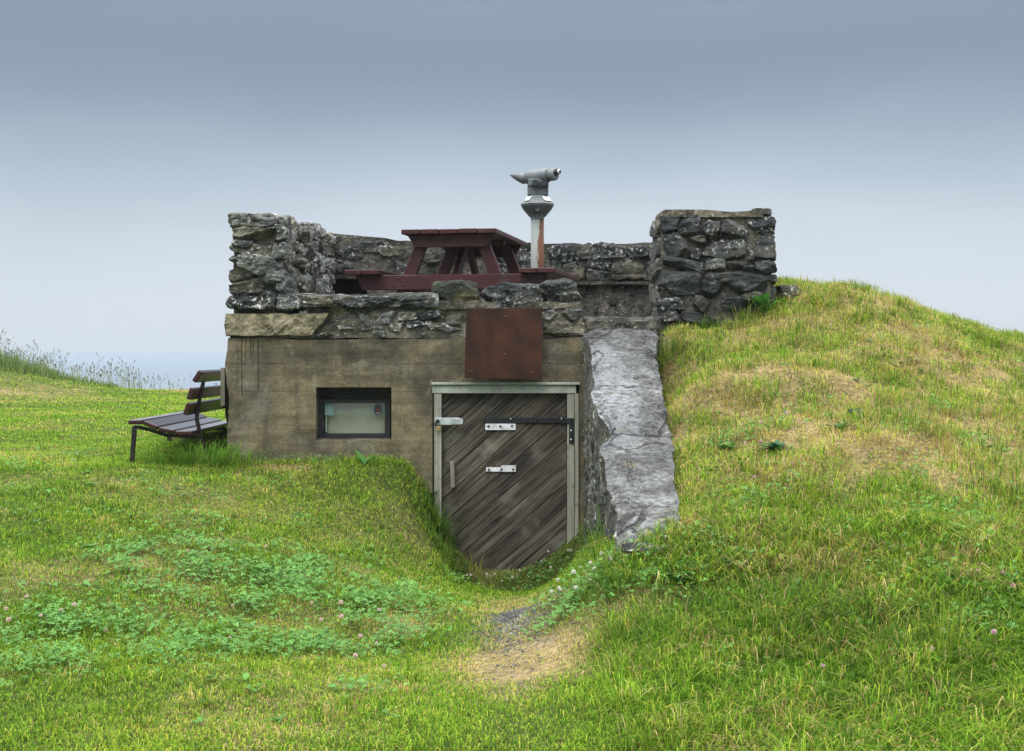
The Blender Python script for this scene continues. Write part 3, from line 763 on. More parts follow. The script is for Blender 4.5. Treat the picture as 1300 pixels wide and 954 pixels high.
# door of diagonal boards
px0, _ = XZ(561, 0, YF); px1, _ = XZ(719.5, 0, YF); pz1 = fz1 - 0.085; pz0 = -0.12
def clip(poly, nx_, ny_, d):       # keep nx*x+ny*y <= d
    o = []
    for i in range(len(poly)):
        p, q = poly[i], poly[(i + 1) % len(poly)]
        a = nx_ * p[0] + ny_ * p[1] - d; b = nx_ * q[0] + ny_ * q[1] - d
        if a <= 0: o.append(p)
        if (a < 0 < b) or (b < 0 < a):
            t = a / (a - b); o.append((p[0] + t * (q[0] - p[0]), p[1] + t * (q[1] - p[1])))
    return o
ang = R(41); nn = (-math.sin(ang), math.cos(ang))
db = BM(); rect = [(px0, pz0), (px1, pz0), (px1, pz1), (px0, pz1)]
offs = [nn[0] * p[0] + nn[1] * p[1] for p in rect]; s = min(offs) - 0.03
rr = random.Random(3)
while s < max(offs):
    wd = 0.118 + rr.uniform(-.012, .012)
    po = clip(clip(rect, nn[0], nn[1], s + wd - 0.002), -nn[0], -nn[1], -(s + 0.002))
    if len(po) >= 3:
        pl = []
        for p in po:
            if not pl or (abs(p[0] - pl[-1][0]) + abs(p[1] - pl[-1][1])) > 1e-3: pl.append(p)
        if len(pl) >= 3:
            db.prism(pl, 0.03, ((1, 0, 0), (0, 0, 1), (0, 1, 0)), (0, YF + 0.042 + rr.uniform(-.0025, .0025), 0), bev=0.0025,
                     c=(rr.random(), rr.random(), rr.uniform(0.7, 1.35)))
    s += wd
db.box(((px0 + px1) / 2, YF + 0.09, (pz0 + pz1) / 2), (px1 - px0 - .002, 0.03, pz1 - pz0 - .002), c=(0, 0, .3), bev=0)
door = part(db.build('door', MT['door']))
YD = YF + 0.040
hs = BM(); xa, za = XZ(612, 534.5, YF); xb, zb = XZ(724, 534.5, YF); hh = 0.019
hs.prism([(xa, za), (xa + .03, za + hh * .9), (xa + .05, za + hh), (xb, za + hh + .004), (xb, za - hh + .002), (xa + .05, za - hh), (xa + .03, za - hh * .9)], 0.008, ((1, 0, 0), (0, 0, 1), (0, 1, 0)), (0, YD - 0.011, 0), bev=.002)
xc, zc = XZ(725.5, 531, YF); _, zd = XZ(0, 563, YF)
hs.box((xc, YF - 0.016, (zc + zd) / 2), (0.034, 0.008, zc - zd), bev=.002)
_xa, _z = XZ(717, 534.5, YF); hs.box(((_xa + xc + .017) / 2, YF - .0145, _z), (xc + .017 - _xa, .008, .040), bev=.002)
hs.box((_xa + .002, YF + .007, _z), (.006, .045, .038), bev=.001)
sub(hs.build('hinge_strap', MT['black']), door)
for bx, bz in ((648.5, 532.5), (713, 532.5), (725, 547), (725, 558.5), (682, 534)):
    b = BM(); x, z = XZ(bx, bz, YF); yy = YF - 0.021 if bx > 715 else YD - 0.013
    b.ball((x, yy, z), 0.0075, sc=(1, .6, 1)); sub(b.build('bolt', MT['chrome'] if bx != 682 else MT['black']), door)
hb = BM(); xa, za = XZ(552, 535, YF); xb, _ = XZ(588, 535, YF)
hb.box(((xa + xb) / 2 - .012, YF - 0.015, za), (xb - xa - .024, 0.006, 0.05), bev=.002)
hb.prism([(xb - .08, za - .022), (xb - .01, za - .022), (xb, za - .012), (xb, za + .012), (xb - .01, za + .022), (xb - .08, za + .022)], 0.006, ((1, 0, 0), (0, 0, 1), (0, 1, 0)), (0, YF - 0.024, 0), bev=.0015)
sub(hb.build('hasp', MT['zinc']), door)
b = BM(); x, z = XZ(556, 535, YF); b.tube([(x, YF - .019, z), (x, YF - .045, z)], .014, 14); b.tube([(x - .012, YF - .03, z), (x - .02, YF - .03, z - .03)], .005, 8); sub(b.build('staple', MT['black']), door)
b = BM(); x, z = XZ(557, 544, YF); b.box((x, YF - .034, z), (.03, .016, .032), bev=.003); sub(b.build('padlock', MT['brass']), door)
def plate(rects, screws):
    b = BM()
    for i, (p0, p1, q0, q1) in enumerate(rects):
        xa, za = XZ(p0, q0, YF); xb, zb = XZ(p1, q1, YF)
        b.box(((xa + xb) / 2, YD - 0.004 - .0032 * i - (0.006 if q0 < 545 else 0), (za + zb) / 2), (xb - xa, .003, za - zb), bev=.001)
    o = b.build('metal_plate', MT['plate']); sub(o, door)
    for sx_, sy_ in screws:
        x, z = XZ(sx_, sy_, YF); b = BM(); b.ball((x, YD - .012 - (.004 if sy_ < 560 else 0), z), .0085, sc=(1, .5, 1)); sub(b.build('screw', MT['screw']), door)
plate([(616, 654.5, 538.5, 546.5)], [(620, 541.5), (635, 541.5), (650, 541)])
plate([(617, 655, 594, 599.5), (636.5, 655, 591.5, 599.8)], [(620.5, 597), (636.5, 596.5), (651.5, 596.5)])
b = BM(); xa, za = XZ(574, 586, YF); xb, zb = XZ(575, 620, YF)
b.beam((xa, YD - .028, za), (xb, YD - .030, zb), .03, .022, up=(0, 1, 0), bev=.006)
b.box((xa, YD - .008, za - .02), (.022, .024, .03), bev=.003); b.box((xb, YD - .008, zb + .02), (.022, .024, .03), bev=.003)
sub(b.build('handle', MT['greyw']), door)

# window in its recess
YW = YF + 0.13
def wb(b, a0, a1, b0, b1, y, d, bev=.002):
    xa, za = XZ(a0, b0, y); xb, zb = XZ(a1, b1, y)
    b.box(((xa + xb) / 2, y + d / 2, (za + zb) / 2), (xb - xa, d, za - zb), bev=bev)
b = BM(); wb(b, 403, 410.5, 506, 557, YW, .05); wb(b, 488.5, 495.5, 506, 557, YW, .05); wb(b, 410.6, 488.4, 507, 512, YW, .05); wb(b, 410.6, 488.4, 550.5, 557, YW, .05)
window = part(b.build('window_frame', MT['wframe']))
b = BM(); wb(b, 401, 498, 485, 506.5, YW + .01, .05); sub(b.build('infill_board', MT['cavity']), window)
b = BM(); wb(b, 401, 498, 557.2, 562, YW - .05, .1); sub(b.build('sill', MT['mortar']), window)
b = BM(); wb(b, 416.5, 489, 511, 551, YW + .075, .01); sub(b.build('back_board', MT['wboard']), window)
b = BM(); wb(b, 410, 489, 511, 551, YW + .03, .004, 0); sub(b.build('pane', MT['glass']), window)
b = BM(); wb(b, 412.5, 423.5, 512, 527.5, YW + .0275, .0015, 0); sub(b.build('paper_note', MT['paper']), window)
b = BM(); wb(b, 413.5, 415.5, 528, 549, YW + .045, .006, 0); sub(b.build('glazing_strip', MT['zinc']), window)
b = BM(); cx_, cz_ = XZ(479.3, 520.3, YW)
def oval(rx, rz, y, mi):
    b.prism([(cx_ + rx * math.cos(t * math.pi / 12), cz_ + rz * math.sin(t * math.pi / 12)) for t in range(24)], .001, ((1, 0, 0), (0, 0, 1), (0, 1, 0)), (0, y, 0), mi=mi)
oval(.030, .041, YW + .0275, 0)
oval(.0185, .028, YW + .0262, 1)
b.prism([(cx_ + p[0], cz_ + p[1]) for p in ((-.012, -.016), (.012, -.016), (.010, .002), (.014, .010), (.006, .012), (.004, .022), (-.005, .020), (-.006, .010), (-.013, .006))], .001, ((1, 0, 0), (0, 0, 1), (0, 1, 0)), (0, YW + .0248, 0), mi=2)
b.prism([(cx_ + p[0], cz_ + p[1]) for p in ((-.026, -.018), (.026, -.018), (.016, -.036), (-.016, -.036))], .001, ((1, 0, 0), (0, 0, 1), (0, 1, 0)), (0, YW + .0248, 0), mi=1)
for k in range(4): b.box((cx_ - .012 + k * .008, YW + .0236, cz_ - .026), (.004, .001, .008), bev=0, mi=3)
sub(b.build('oval_sticker', [MT['teal'], MT['navy'], MT['redp'], MT['tlight']]), window)

# ------------------------------------------------------------------ rusty plate
b = BM(); xa, za = XZ(592, 391.5, 9.90); xb, zb = XZ(688.5, 391.5, 9.90); xc, zc = XZ(590, 480, 9.92); xd, zd = XZ(687, 482.5, 9.92)
b.prism([(xa, za), (xb, zb), (xd, zd), (xc, zc)], .006, ((1, 0, 0), (0, 0, 1), (0, 1, 0)), (0, 9.90, 0), bev=.001)
b.box((0.5 * (xa + xb), 9.954, za - .12), (.4, .094, .04), bev=.002)
rp = tag(b.build('rusty_plate', MT['rust']), 'square rust brown steel plate mounted above the plank door', 'metal plate')
for q in ((599, 472), (675, 473.5), (641, 450), (641, 402)):
    bb = BM(); x, z = XZ(q[0], q[1], 9.9); bb.ball((x, 9.897, z), .007, sc=(1, .5, 1)); bb.build('bolt', MT['screw'], rp)

# ------------------------------------------------------------------ stone walls
m = Mesh()   # left wall: core, end stack, inner face
XL = -1.655
def topslope(p):
    p = p.copy(); f = np.clip((p[:, 2] - 1.74) / 0.7, 0, 1)
    p[:, 2] += f * np.interp(p[:, 1], [10, 10.5, 11.2, 12, 13], [0.0, 0.02, 0.05, 0.09, 0.14]); return p
block(m, (-1.97, YF + 0.06, 1.74), (XL - 0.02, 13.3, 2.43), res=0.05, amp=0.04, freq=4, m=1, fn=topslope)
stack = [(293, 347, 273, 290, .45), (297, 350, 287, 306, .35), (296, 322, 303, 318, .2), (294, 348, 305, 326, .5), (291, 322, 324, 334, .5), (300, 362, 322, 347, .72), (289, 322, 340, 358, .55), (291, 342, 353, 373, .4),
         (318, 360, 340, 362, .5), (288, 328, 370, 393, .05), (331, 358, 364, 393, .12), (352, 374, 380, 397, .5), (345, 366, 305, 330, .6), (346, 364, 285, 307, .4), (322, 345, 381, 396, .3), (352, 372, 355, 380, .5)]
face_stones(m, stack, YF + 0.03, 0.30, 0.065, m=0, n=16, rough=0.10, cuts=6, tilt=.07, lo=.66)
for (u0, u1, v0, v1) in rubble(10.1, 13.0, 1.76, 2.62, .09, .17, .14, .36):
    top = float(np.interp((u0 + u1) / 2, [10, 10.5, 11.2, 12, 13], [2.50, 2.51, 2.53, 2.57, 2.62]))
    if v1 > top + .05: continue
    rock(m, (XL - 0.05 + rng.uniform(-.025, .02), (u0 + u1) / 2, (v0 + v1) / 2), (0.2, (u1 - u0) * 1.1, (v1 - v0) * 1.12), slate(1.0, rng.uniform(.35, 1.0)), n=11, rough=.10, cuts=7,
         rot=(rng.normal() * .15, rng.normal() * .1, rng.normal() * .12), lo=.62)
for k in range(15):    # cap stones along the top
    y = 10.15 + k * .2; z = float(np.interp(y, [10, 10.5, 11.2, 12, 13], [2.45, 2.46, 2.48, 2.52, 2.56]))
    rock(m, (-1.82 + rng.uniform(-.05, .08), y, z), (rng.uniform(.22, .36), rng.uniform(.2, .32), rng.uniform(.08, .14)), slate(1, rng.uniform(.2, .7)), n=10, rough=.09, rot=(rng.normal() * .12, rng.normal() * .12, rng.uniform(0, 3)))
tag(m.build('stone_wall', [MT['stone'], MT['mortar']], smooth=False), 'rough drystone side wall with jagged stacked end on the bunker left edge', 'stone wall')

m = Mesh()   # back wall
YB = 13.0
def btop(p):
    p = p.copy(); f = np.clip((p[:, 2] - 2.2) / 0.3, 0, 1)
    p[:, 2] += f * (np.interp(p[:, 0], [-1.75, -1.2, -.9, 0, 2], [.10, .06, .03, 0, 0]) + .02 * fbm(np.stack([p[:, 0] * 4, 0 * f, 0 * f], 1), 3, 12)); return p
hx0, hz1 = XZ(405, 354, YB); hx1, hz0 = XZ(466, 374, YB)
block(m, (-1.68, YB + .03, hz1), (1.95, YB + .33, 2.53), res=.04, amp=.03, freq=5, m=1, fn=btop)
block(m, (hx1, YB + .04, 1.78), (1.95, YB + .33, hz1 + .002), res=.04, amp=.02, freq=5, m=1)
block(m, (hx0 - .1, YB + .27, 1.70), (hx1 + .05, YB + .33, hz1 + .12), m=2, amp=.002)
block(m, (hx0 - .1, YB + .04, 1.78), (hx1, YB + .3, hz0), m=1, amp=.02)
lst = [(428, 470, 306, 330, .3), (455, 500, 305, 325, .25), (480, 515, 309, 332, .35), (404, 436, 300, 322, .45), (500, 520, 330, 352, .3), (420, 450, 330, 352, .4)]
face_stones(m, lst, YB + .02, .2, .01, m=0, n=10, rough=.08, cuts=5)
rst = [(694, 715, 312, 340, .1), (700, 730, 309, 332, .05), (712, 735, 318, 338, .02), (728, 752, 310, 330, .3), (752, 790, 308, 335, .3), (744, 776, 316, 342, .25), (776, 800, 312, 330, .08), (775, 818, 326, 356, .12), (798, 835, 312, 330, .2),
       (812, 832, 330, 356, .1), (690, 712, 340, 358, .3), (716, 745, 334, 356, .35), (744, 772, 340, 358, .25), (820, 850, 320, 350, .2), (560, 600, 306, 330, .3), (600, 640, 308, 332, .2), (640, 690, 308, 335, .3), (620, 660, 330, 352, .3), (660, 690, 333, 356, .35), (530, 565, 310, 335, .35)]
face_stones(m, rst, YB + .015, .2, .025, m=0, n=11, rough=.09, cuts=6, k=.9)
xa, za = XZ(690, 357.5, YB); xb, zb = XZ(840, 361.5, YB)
block(m, (xa, YB - .03, zb), (1.7, YB + .1, za), res=.03, amp=.008, m=1)
for hx, hy, r in ((779, 382, .045), (804, 372, .03), (757, 395, .025)):
    x, z = XZ(hx, hy, YB); rock(m, (x, YB + .035, z), (r * 1.8, .05, r * 1.6), (.008, .008, .008), n=6, rough=.1, m=2)
tag(m.build('stone_wall', [MT['stone_dark'], MT['mortar_dark'], MT['cavity']], smooth=False), 'dark lichen spotted rubble wall behind the picnic table and viewing telescope', 'stone wall')

m = Mesh()   # right pier
YP = 10.62
def zrect(a, b, c, d, t=None): return (680 + a / 3.82, 680 + b / 3.82, 240 + c / 3.82, 240 + d / 3.82, t)
xa, za = XZ(842, 270, YP); xb, zb = XZ(980, 440, YP)
def pchip(p):
    p = p.copy(); f = np.clip((p[:, 2] - 2.45) / .12, 0, 1); p[:, 0] += f * (np.where(p[:, 0] < 1.3, .05, 0)); return p
block(m, (1.115, YP + .03, 1.45), (xb, YP + .62, za - .01), res=.03, amp=.016, freq=7, m=1, fn=pchip)
pst = [zrect(690, 812, 138, 222, .08), zrect(598, 692, 128, 212, .02), zrect(818, 892, 148, 240, .2), zrect(884, 1032, 146, 232, .22), zrect(1022, 1162, 132, 222, .04), zrect(1040, 1164, 222, 352, .14),
       zrect(800, 1012, 252, 346, .42), zrect(618, 736, 212, 332, .2), zrect(738, 830, 222, 272, .6), zrect(748, 822, 288, 342, .15), zrect(618, 812, 338, 394, .12), zrect(820, 922, 330, 402, .5), zrect(918, 1032, 343, 392, .3),
       zrect(1058, 1164, 352, 412, .2), zrect(603, 792, 398, 512, .25), zrect(933, 1122, 398, 502, .16), zrect(798, 892, 448, 532, .05), zrect(1118, 1172, 418, 458, .6), zrect(588, 742, 526, 592, .1), zrect(768, 852, 516, 602, .15),
       zrect(888, 1002, 508, 602, .1), zrect(598, 702, 578, 648, .2), zrect(698, 872, 588, 660, .1), zrect(1000, 1130, 500, 560, .1), zrect(1030, 1062, 300, 350, .5), zrect(820, 940, 395, 450, .3), zrect(1000, 1060, 375, 410, .45)]
face_stones(m, pst, YP + .02, .17, .05, m=0, n=14, rough=.07, cuts=8, tilt=.05, lo=.62)
for (u0, u1, v0, v1) in rubble(YP + .05, YP + .6, 1.7, 2.55, .12, .2, .15, .3):
    rock(m, (1.15, (u0 + u1) / 2, (v0 + v1) / 2), (.14, (u1 - u0) * 1.05, (v1 - v0)), slate(1, rng.uniform(.5, .9)), n=9, rough=.06, rot=(rng.normal() * .06, rng.normal() * .06, 0))
    rock(m, (xb - .03, (u0 + u1) / 2, (v0 + v1) / 2), (.14, (u1 - u0) * 1.05, (v1 - v0)), slate(1, rng.uniform(.1, .5)), n=9, rough=.06)
x1_, z1_ = XZ(842, 266, YP); x2_, z2_ = XZ(974, 274, YP)
def cap(p):
    p = p.copy(); p[:, 2] -= .018 * np.exp(-((p[:, 0] - 1.65) / .16) ** 2) * (p[:, 2] > z2_); return p
block(m, (x1_, YP + .0, z2_ - .01), (x2_ - .02, YP + .6, z1_), res=.025, amp=.008, freq=7, m=2, edge=.014, fn=cap)
rock(m, (x2_ - .03, YP + .12, z1_ - .02), (.14, .2, .07), slate(1, .45), n=10, rough=.1)
tag(m.build('stone_pier', [MT['stone_dark'], MT['mortar_dark'], MT['mortar']], smooth=False), 'thick dark rubble pier with thin concrete cap at the foot of the grass mound', 'stone pier')

# boulders on the parapet
def boulder(r, Y, mat_, label, tone, **kw):
    mm = Mesh(); x0, z1 = XZ(r[0], r[2], Y); x1, z0 = XZ(r[1], r[3], Y); cx = (x0 + x1) / 2
    rock(mm, (0, 0, (z1 - z0) / 2), ((x1 - x0) * 1.02, kw.pop('d', .26), (z1 - z0) * 1.03), slate(1, tone) if not isinstance(tone, tuple) else tone, n=26, **kw)
    o = mm.build('boulder', mat_, smooth=False); o.location = (cx, Y + .15, z0); return tag(o, label, 'boulder')
boulder((548, 606, 357, 392), YF, MT['mossy'], 'blocky moss green boulder on the parapet, left of the two slaty ones', (.030, .037, .021), cuts=6, rough=.05, power=7, lo=.8, strata=.2)
boulder((614, 690, 358, 394), YF, MT['stone_dark'], 'long wedge shaped slate boulder directly above the rusty steel plate', .14, cuts=6, rough=.09, rot=(0, .14, 0), power=5, strata=1.2)
boulder((685, 735, 355, 393), YF, MT['stone_dark'], 'grey upright boulder at the right end of the parapet', .35, cuts=7, rough=.09, rot=(0, -.08, 0), power=6, strata=1.0)

# wing wall: sloping rough concrete top, ragged stone side
def wing():
    m = Mesh(); ny_, per = 280, []
    Ys = np.linspace(10.02, 6.5, ny_)
    zt = np.interp(Ys, [6.3, 6.6, 6.72, 7.85, 8.77, 10.0], [0.50, 0.70, 0.79, 1.03, 1.265, 1.655])
    prof_t = np.concatenate([np.linspace(0, 1, 22), 1 + np.linspace(0, 1, 44)[1:], 2 + np.linspace(0, 1, 6)[1:]])
    V = []
    for y, z in zip(Ys, zt):
        xr = wing_right(y) + .012
        for t in prof_t:
            if t <= 1: V.append((0.505, y, -0.2 + (z + 0.2) * t))
            elif t <= 2: V.append((0.505 + (xr - .505) * (t - 1), y, z))
            else: V.append((xr, y, z - (t - 2) * .5))
    V = np.array(V); k = len(prof_t); tt = np.tile(prof_t, ny_)
    edge = np.exp(-((tt - 1) / .10) ** 2)
    side = tt < 1; top = (tt >= 1) & (tt <= 2)
    en = fbm(np.stack([V[:, 1] * 3.2, 0 * tt, 0 * tt], 1), 3, 22); en2 = np.maximum(vnoise(np.stack([V[:, 1] * 2.1, 0 * tt + 3, 0 * tt], 1), 25), 0)
    V[:, 0] += edge * (0.045 * en + 0.10 * en2 ** 2)
    V[:, 2] -= edge * (0.02 + 0.08 * en2 ** 2 + .02 * np.abs(en))
    edge2 = np.exp(-((tt - 2) / .16) ** 2)
    V[:, 0] += edge2 * .035 * fbm(np.stack([V[:, 1] * 5, 0 * tt + 9, 0 * tt], 1), 4, 31); V[:, 2] -= edge2 * .025 * np.abs(fbm(np.stack([V[:, 1] * 4, 0 * tt + 5, 0 * tt], 1), 3, 33))
    sn = fbm(np.stack([V[:, 1] * 9, V[:, 2] * 2.6, 0 * tt], 1), 4, 23)
    V[:, 0] += np.where(side, sn * 0.032 + 0.028 * fbm(V * 6, 3, 24), 0)
    V[:, 2] += np.where(top, 0.022 * fbm(V * 5, 3, 26) + .014 * fbm(V * 15, 4, 27), 0)
    for yb, d in ((8.05, .03), (7.35, .025), (9.2, .02)):     # worn ledges across the slope
        V[:, 2] += np.where(top, d * sstep(-.06, .06, V[:, 1] - yb - .12 * vnoise(np.stack([V[:, 0] * 6, 0 * tt, 0 * tt], 1), 28)) - d / 2, 0)
    id_ = np.arange(len(V)).reshape(ny_, k)
    Q = np.stack([id_[:-1, :-1], id_[:-1, 1:], id_[1:, 1:], id_[1:, :-1]], -1).reshape(-1, 4)
    Qs = np.tile(prof_t[:-1] < 1.0 - 1e-6, ny_ - 1)
    m.add(V, np.zeros((0, 4), int), c=(.085, .085, .072))
    m.q.append(Q); m.qm.append(np.where(Qs, 1, 0))
    m.add(V[id_[-1]], None, [(0, i, i + 1) for i in range(1, k - 1)])
    for y in np.arange(6.95, 9.9, .13):       # stones in the side
        zt_ = float(np.interp(y, [6.6, 7.85, 8.77, 10.0], [0.70, 1.03, 1.265, 1.655])); z = rng.uniform(0, .1)
        while z < zt_ - .26:
            hgt = rng.uniform(.1, .2)
            if rng.random() < .7:
                rock(m, (.548 + rng.uniform(-.015, .012), y + rng.uniform(-.05, .05), z + hgt / 2), (.10, rng.uniform(.1, .2), hgt * 1.05), slate(.9, rng.uniform(.05, .75)), n=8, rough=.12, rot=(rng.normal() * .25, rng.normal() * .1, rng.normal() * .1), m=1, lo=.6)
            z += hgt
    return m.build('wing_wall', [MT['ramp'], MT['stone']], smooth=False)
tag(wing(), 'sloping grey concrete wing wall running down beside the door', 'retaining wall')

# ------------------------------------------------------------------ picnic table
TX, TY, TZ = -0.475, 10.62, 1.70
table = tag(empty('picnic_table', (TX, TY, TZ), R(-10.5)), 'dark red picnic table with attached seats on the bunker platform', 'picnic table')
L = 1.32; TW = .735
b = BM(); bw = TW / 5
for i in range(5):
    b.box((-TW / 2 + bw * (i + .5), L / 2 + rng.uniform(-.004, .004), .737 + rng.uniform(-.002, .002)), (bw - .007, L, .036), bev=.005)
b.build('tabletop', MT['red'], table)
for s in (-1, 1):
    b = BM()
    for i in range(2): b.box((s * (.60 + .140 * i), L / 2, .437), (.134, L + .02, .036), bev=.005)
    b.build('seat', MT['red'], table)
for yy in (.17, L - .17):
    b = BM(); q = .60
    b.prism([(-.335, .717), (.335, .717), (.275, .625), (-.275, .625)], .045, ((1, 0, 0), (0, 0, 1), (0, 1, 0)), (0, yy - .10 if yy < .5 else yy + .055, 0), bev=.004); b.build('top_bearer', MT['red'], table)
    b = BM()
    b.prism([(-.745, .417), (.745, .417), (.69, .305), (-.69, .305)], .045, ((1, 0, 0), (0, 0, 1), (0, 1, 0)), (0, yy - .10 if yy < .5 else yy + .055, 0), bev=.004)
    o = b.build('seat_bearer', MT['red'], table)
    for bx in (-.45, -.41, .41, .45, -.36, .36):
        bb = BM(); bb.ball((bx, (yy - .10) if yy < .5 else yy + .10, .36 + (.03 if abs(bx) == .41 else -.02)), .010, sc=(1, .5, 1)); bb.build('bolt', MT['iron'], o)
    for s in (-1, 1):
        b = BM(); b.prism([(s * .165, .717), (s * .262, .717), (s * .545, 0), (s * .445, 0)], .045, ((1, 0, 0), (0, 0, 1), (0, 1, 0)), (0, yy - .05, 0), bev=.004); b.build('leg', MT['red'], table)
for s in (0, 1):
    y0_, y1_ = (.20, L / 2 - .03) if s == 0 else (L - .20, L / 2 + .03)
    b = BM(); b.beam((0.0, y0_, .36), (0.0, y1_, .70), .09, .04, up=(1, 0, 0)); b.build('brace', MT['red'], table)
b = BM(); b.box((0, L / 2, .700), (.60, .07, .035)); b.build('batten', MT['red'], table)

# ------------------------------------------------------------------ coin telescope
tx, tz = 0.2195, 1.735
tel = tag(empty('viewing_telescope', (tx, 12.3, tz)), 'grey coin operated viewing telescope on a rust streaked pole', 'telescope')
PPM = F / 12.3
def tzv(py): return EYE + (HZ - py) / PPM - tz
b = BM(); b.tube([(0, 0, 0), (0, 0, tzv(277))], .056, 28); b.tube([(0, 0, 0), (0, 0, .02)], .11, 24); b.build('pole', MT['pole'], tel)
b = BM(); z0, z1, z2, z3, z4 = tzv(279), tzv(276), tzv(262.5), tzv(260), tzv(249)
b.tube([(0, 0, z0), (0, 0, z1), (0, 0, z1 + .02)], [.062, .064, .07], 8, smooth=False, rot0=math.pi / 8)
b.tube([(0, 0, z1 + .02), (0, 0, z2), (0, 0, z3), (0, 0, z3 + .004), (0, 0, z4)], [.07, .148, .155, .150, .088], 8, smooth=False, rot0=math.pi / 8)
for k in range(8):
    a = k * math.pi / 4 + math.pi / 8
    b.beam((.066 * math.cos(a), .066 * math.sin(a), z1 + .005), (.135 * math.cos(a), .135 * math.sin(a), z2 - .01), .010, .012, bev=.001)
housing = b.build('coin_housing', MT['tgrey'], tel)
for a, wd, mt in ((R(-90 - 45), .06, 'zinc'), (R(-45), .085, 'tlight')):
    b = BM(); rm = .1105; zc_ = (z3 + z4) / 2; nrm = Vector((math.cos(a), math.sin(a), .88)).normalized()
    s = Vector((-math.sin(a), math.cos(a), 0)); u = nrm.cross(s)
    b.box(Vector((math.cos(a) * .1125, math.sin(a) * .1125, zc_ + .003)) + nrm * .003, (wd, .052, .004), Matrix((s, u, nrm)).transposed(), bev=.001)
    b.build('label_plate', MT[mt], housing)
b = BM(); b.tube([(0, -.06, z2 * .5 + z1 * .5), (0, -.125, z2 * .5 + z1 * .5 + .01)], .02, 12); b.build('coin_slot', MT['tdark'], housing)
b = BM(); zb0, zb1 = z4, tzv(233)
b.box((0.004, 0, (zb0 + zb1) / 2 - .008), (.18, .12, zb1 - zb0 - .012), bev=.012)
b.prism([(-.085, zb1 - .03), (.095, zb1 - .03), (.09, zb1 + .035), (-.08, zb1 + .03)], .035, ((1, 0, 0), (0, 0, 1), (0, 1, 0)), (0, -.075, 0), bev=.004)
b.prism([(-.085, zb1 - .03), (.095, zb1 - .03), (.09, zb1 + .035), (-.08, zb1 + .03)], .035, ((1, 0, 0), (0, 0, 1), (0, 1, 0)), (0, .04, 0), bev=.004)
head = b.build('head_bracket', MT['tgrey'], tel)
b = BM()
b.tube([(-.02, -.08, zb1 - .010), (-.02, -.13, zb1 - .010)], .026, 16); b.tube([(.055, -.08, zb1 - .018), (.055, -.135, zb1 - .018)], .022, 14); b.tube([(.08, -.08, zb1 - .035), (.08, -.092, zb1 - .035)], .012, 12)
b.box((.075, -.07, zb1 - .005), (.03, .03, .06), bev=.003)
b.box((.03, -.077, zb1 - .018), (.13, .006, .05), bev=.002)
b.build('pivot_knob', MT['tdark'], head)
ax = Vector((.82, -.57, .035)).normalized(); cc = Vector((.005, 0, tzv(224.5)))
b = BM()
b.tube([cc - ax * .11, cc - ax * .10, cc + ax * .10, cc + ax * .11], [.056, .062, .062, .056], 24)
b.tube([cc + ax * .105, cc + ax * .175, cc + ax * .185], [.052, .053, .047], 24)
barrel = b.build('barrel', MT['tgrey'], tel)
b = BM()     # hood: a tube with a slanted mouth
t = bmesh.new(); seg = 24; sd = ax.cross(Vector((0, 0, 1))).normalized(); up = sd.cross(ax).normalized(); rings = []
for (s_, r_, sl) in ((-.10, .040, 0), (-.14, .046, 0), (-.22, .050, 1.0), (-.215, .043, 1.0), (-.12, .036, 0)):
    rings.append([t.verts.new(cc + ax * (s_ - sl * .07 * (math.sin(2 * math.pi * k / seg))) + sd * r_ * math.cos(2 * math.pi * k / seg) + up * r_ * math.sin(2 * math.pi * k / seg)) for k in range(seg)])
for i in range(len(rings) - 1):
    for k in range(seg):
        f = t.faces.new([rings[i][k], rings[i][(k + 1) % seg], rings[i + 1][(k + 1) % seg], rings[i + 1][k]]); f.smooth = True
t.faces.new(rings[-1]); bmesh.ops.recalc_face_normals(t, faces=t.faces); b._merge(t, (1, 1, 1))
b.build('lens_hood', MT['tgrey'], barrel)
b = BM(); e0 = cc + ax * .178 + Vector((.0, 0, .018)); b.tube([e0, e0 + ax * .022], .030, 18, mi=0); b.tube([e0 + ax * .02, e0 + ax * .045, e0 + ax * .05], [.020, .024, .020], 18, mi=1)
b.tube([e0 + ax * .0505, e0 + ax * .0515], .012, 14, mi=0); b.build('eyepiece', [MT['tdark'], MT['chrome']], barrel)

# ------------------------------------------------------------------ garden bench left of the bunker
bench = tag(empty('park_bench', (-2.4, 10.4, .75)), 'dark brown slatted bench on the lawn against the bunker side wall', 'bench')
def bch(o): o.parent = bench; o.matrix_parent_inverse = Matrix.Translation(-bench.location); return o
YN, YE_ = 9.75, 11.35
def slat(b, pts, th, shrink=.004):
    (xa, za), (xb, zb) = [XZ(p[0], p[1], YN) for p in pts]
    d = Vector((xb - xa, 0, zb - za)); Ln = d.length; d.normalize(); nrm = Vector((-d.z, 0, d.x))
    rot = Matrix((d, Vector((0, 1, 0)), nrm)).transposed()
    b.box(Vector(((xa + xb) / 2, (YN + YE_) / 2, (za + zb) / 2)), (Ln - shrink, YE_ - YN, th), rot, bev=.007)
b = BM()
for s_ in (((162, 536.5), (181, 536)), ((181, 536.5), (200, 544)), ((200.5, 545), (221, 549)), ((221.5, 550), (244, 550.5))): slat(b, s_, .030)
bch(b.build('seat', MT['bench']))
b = BM()
for s_ in (((234.5, 527), (240, 512)), ((239, 507.5), (244, 493)), ((246, 485), (254.5, 471.5))): slat(b, s_, .034, 0)
bch(b.build('backrest', MT['bench']))
def flat_bar(b, pts, y, w_=.035, th=.012):
    P = [XZ(p[0], p[1], 10.0) for p in pts]
    for (xa, za), (xb, zb) in zip(P[:-1], P[1:]):
        b.beam((xa, y, za), (xb, y, zb), w_, th + .012, up=(0, 1, 0) if False else (1, 0, 0.2), bev=.003)
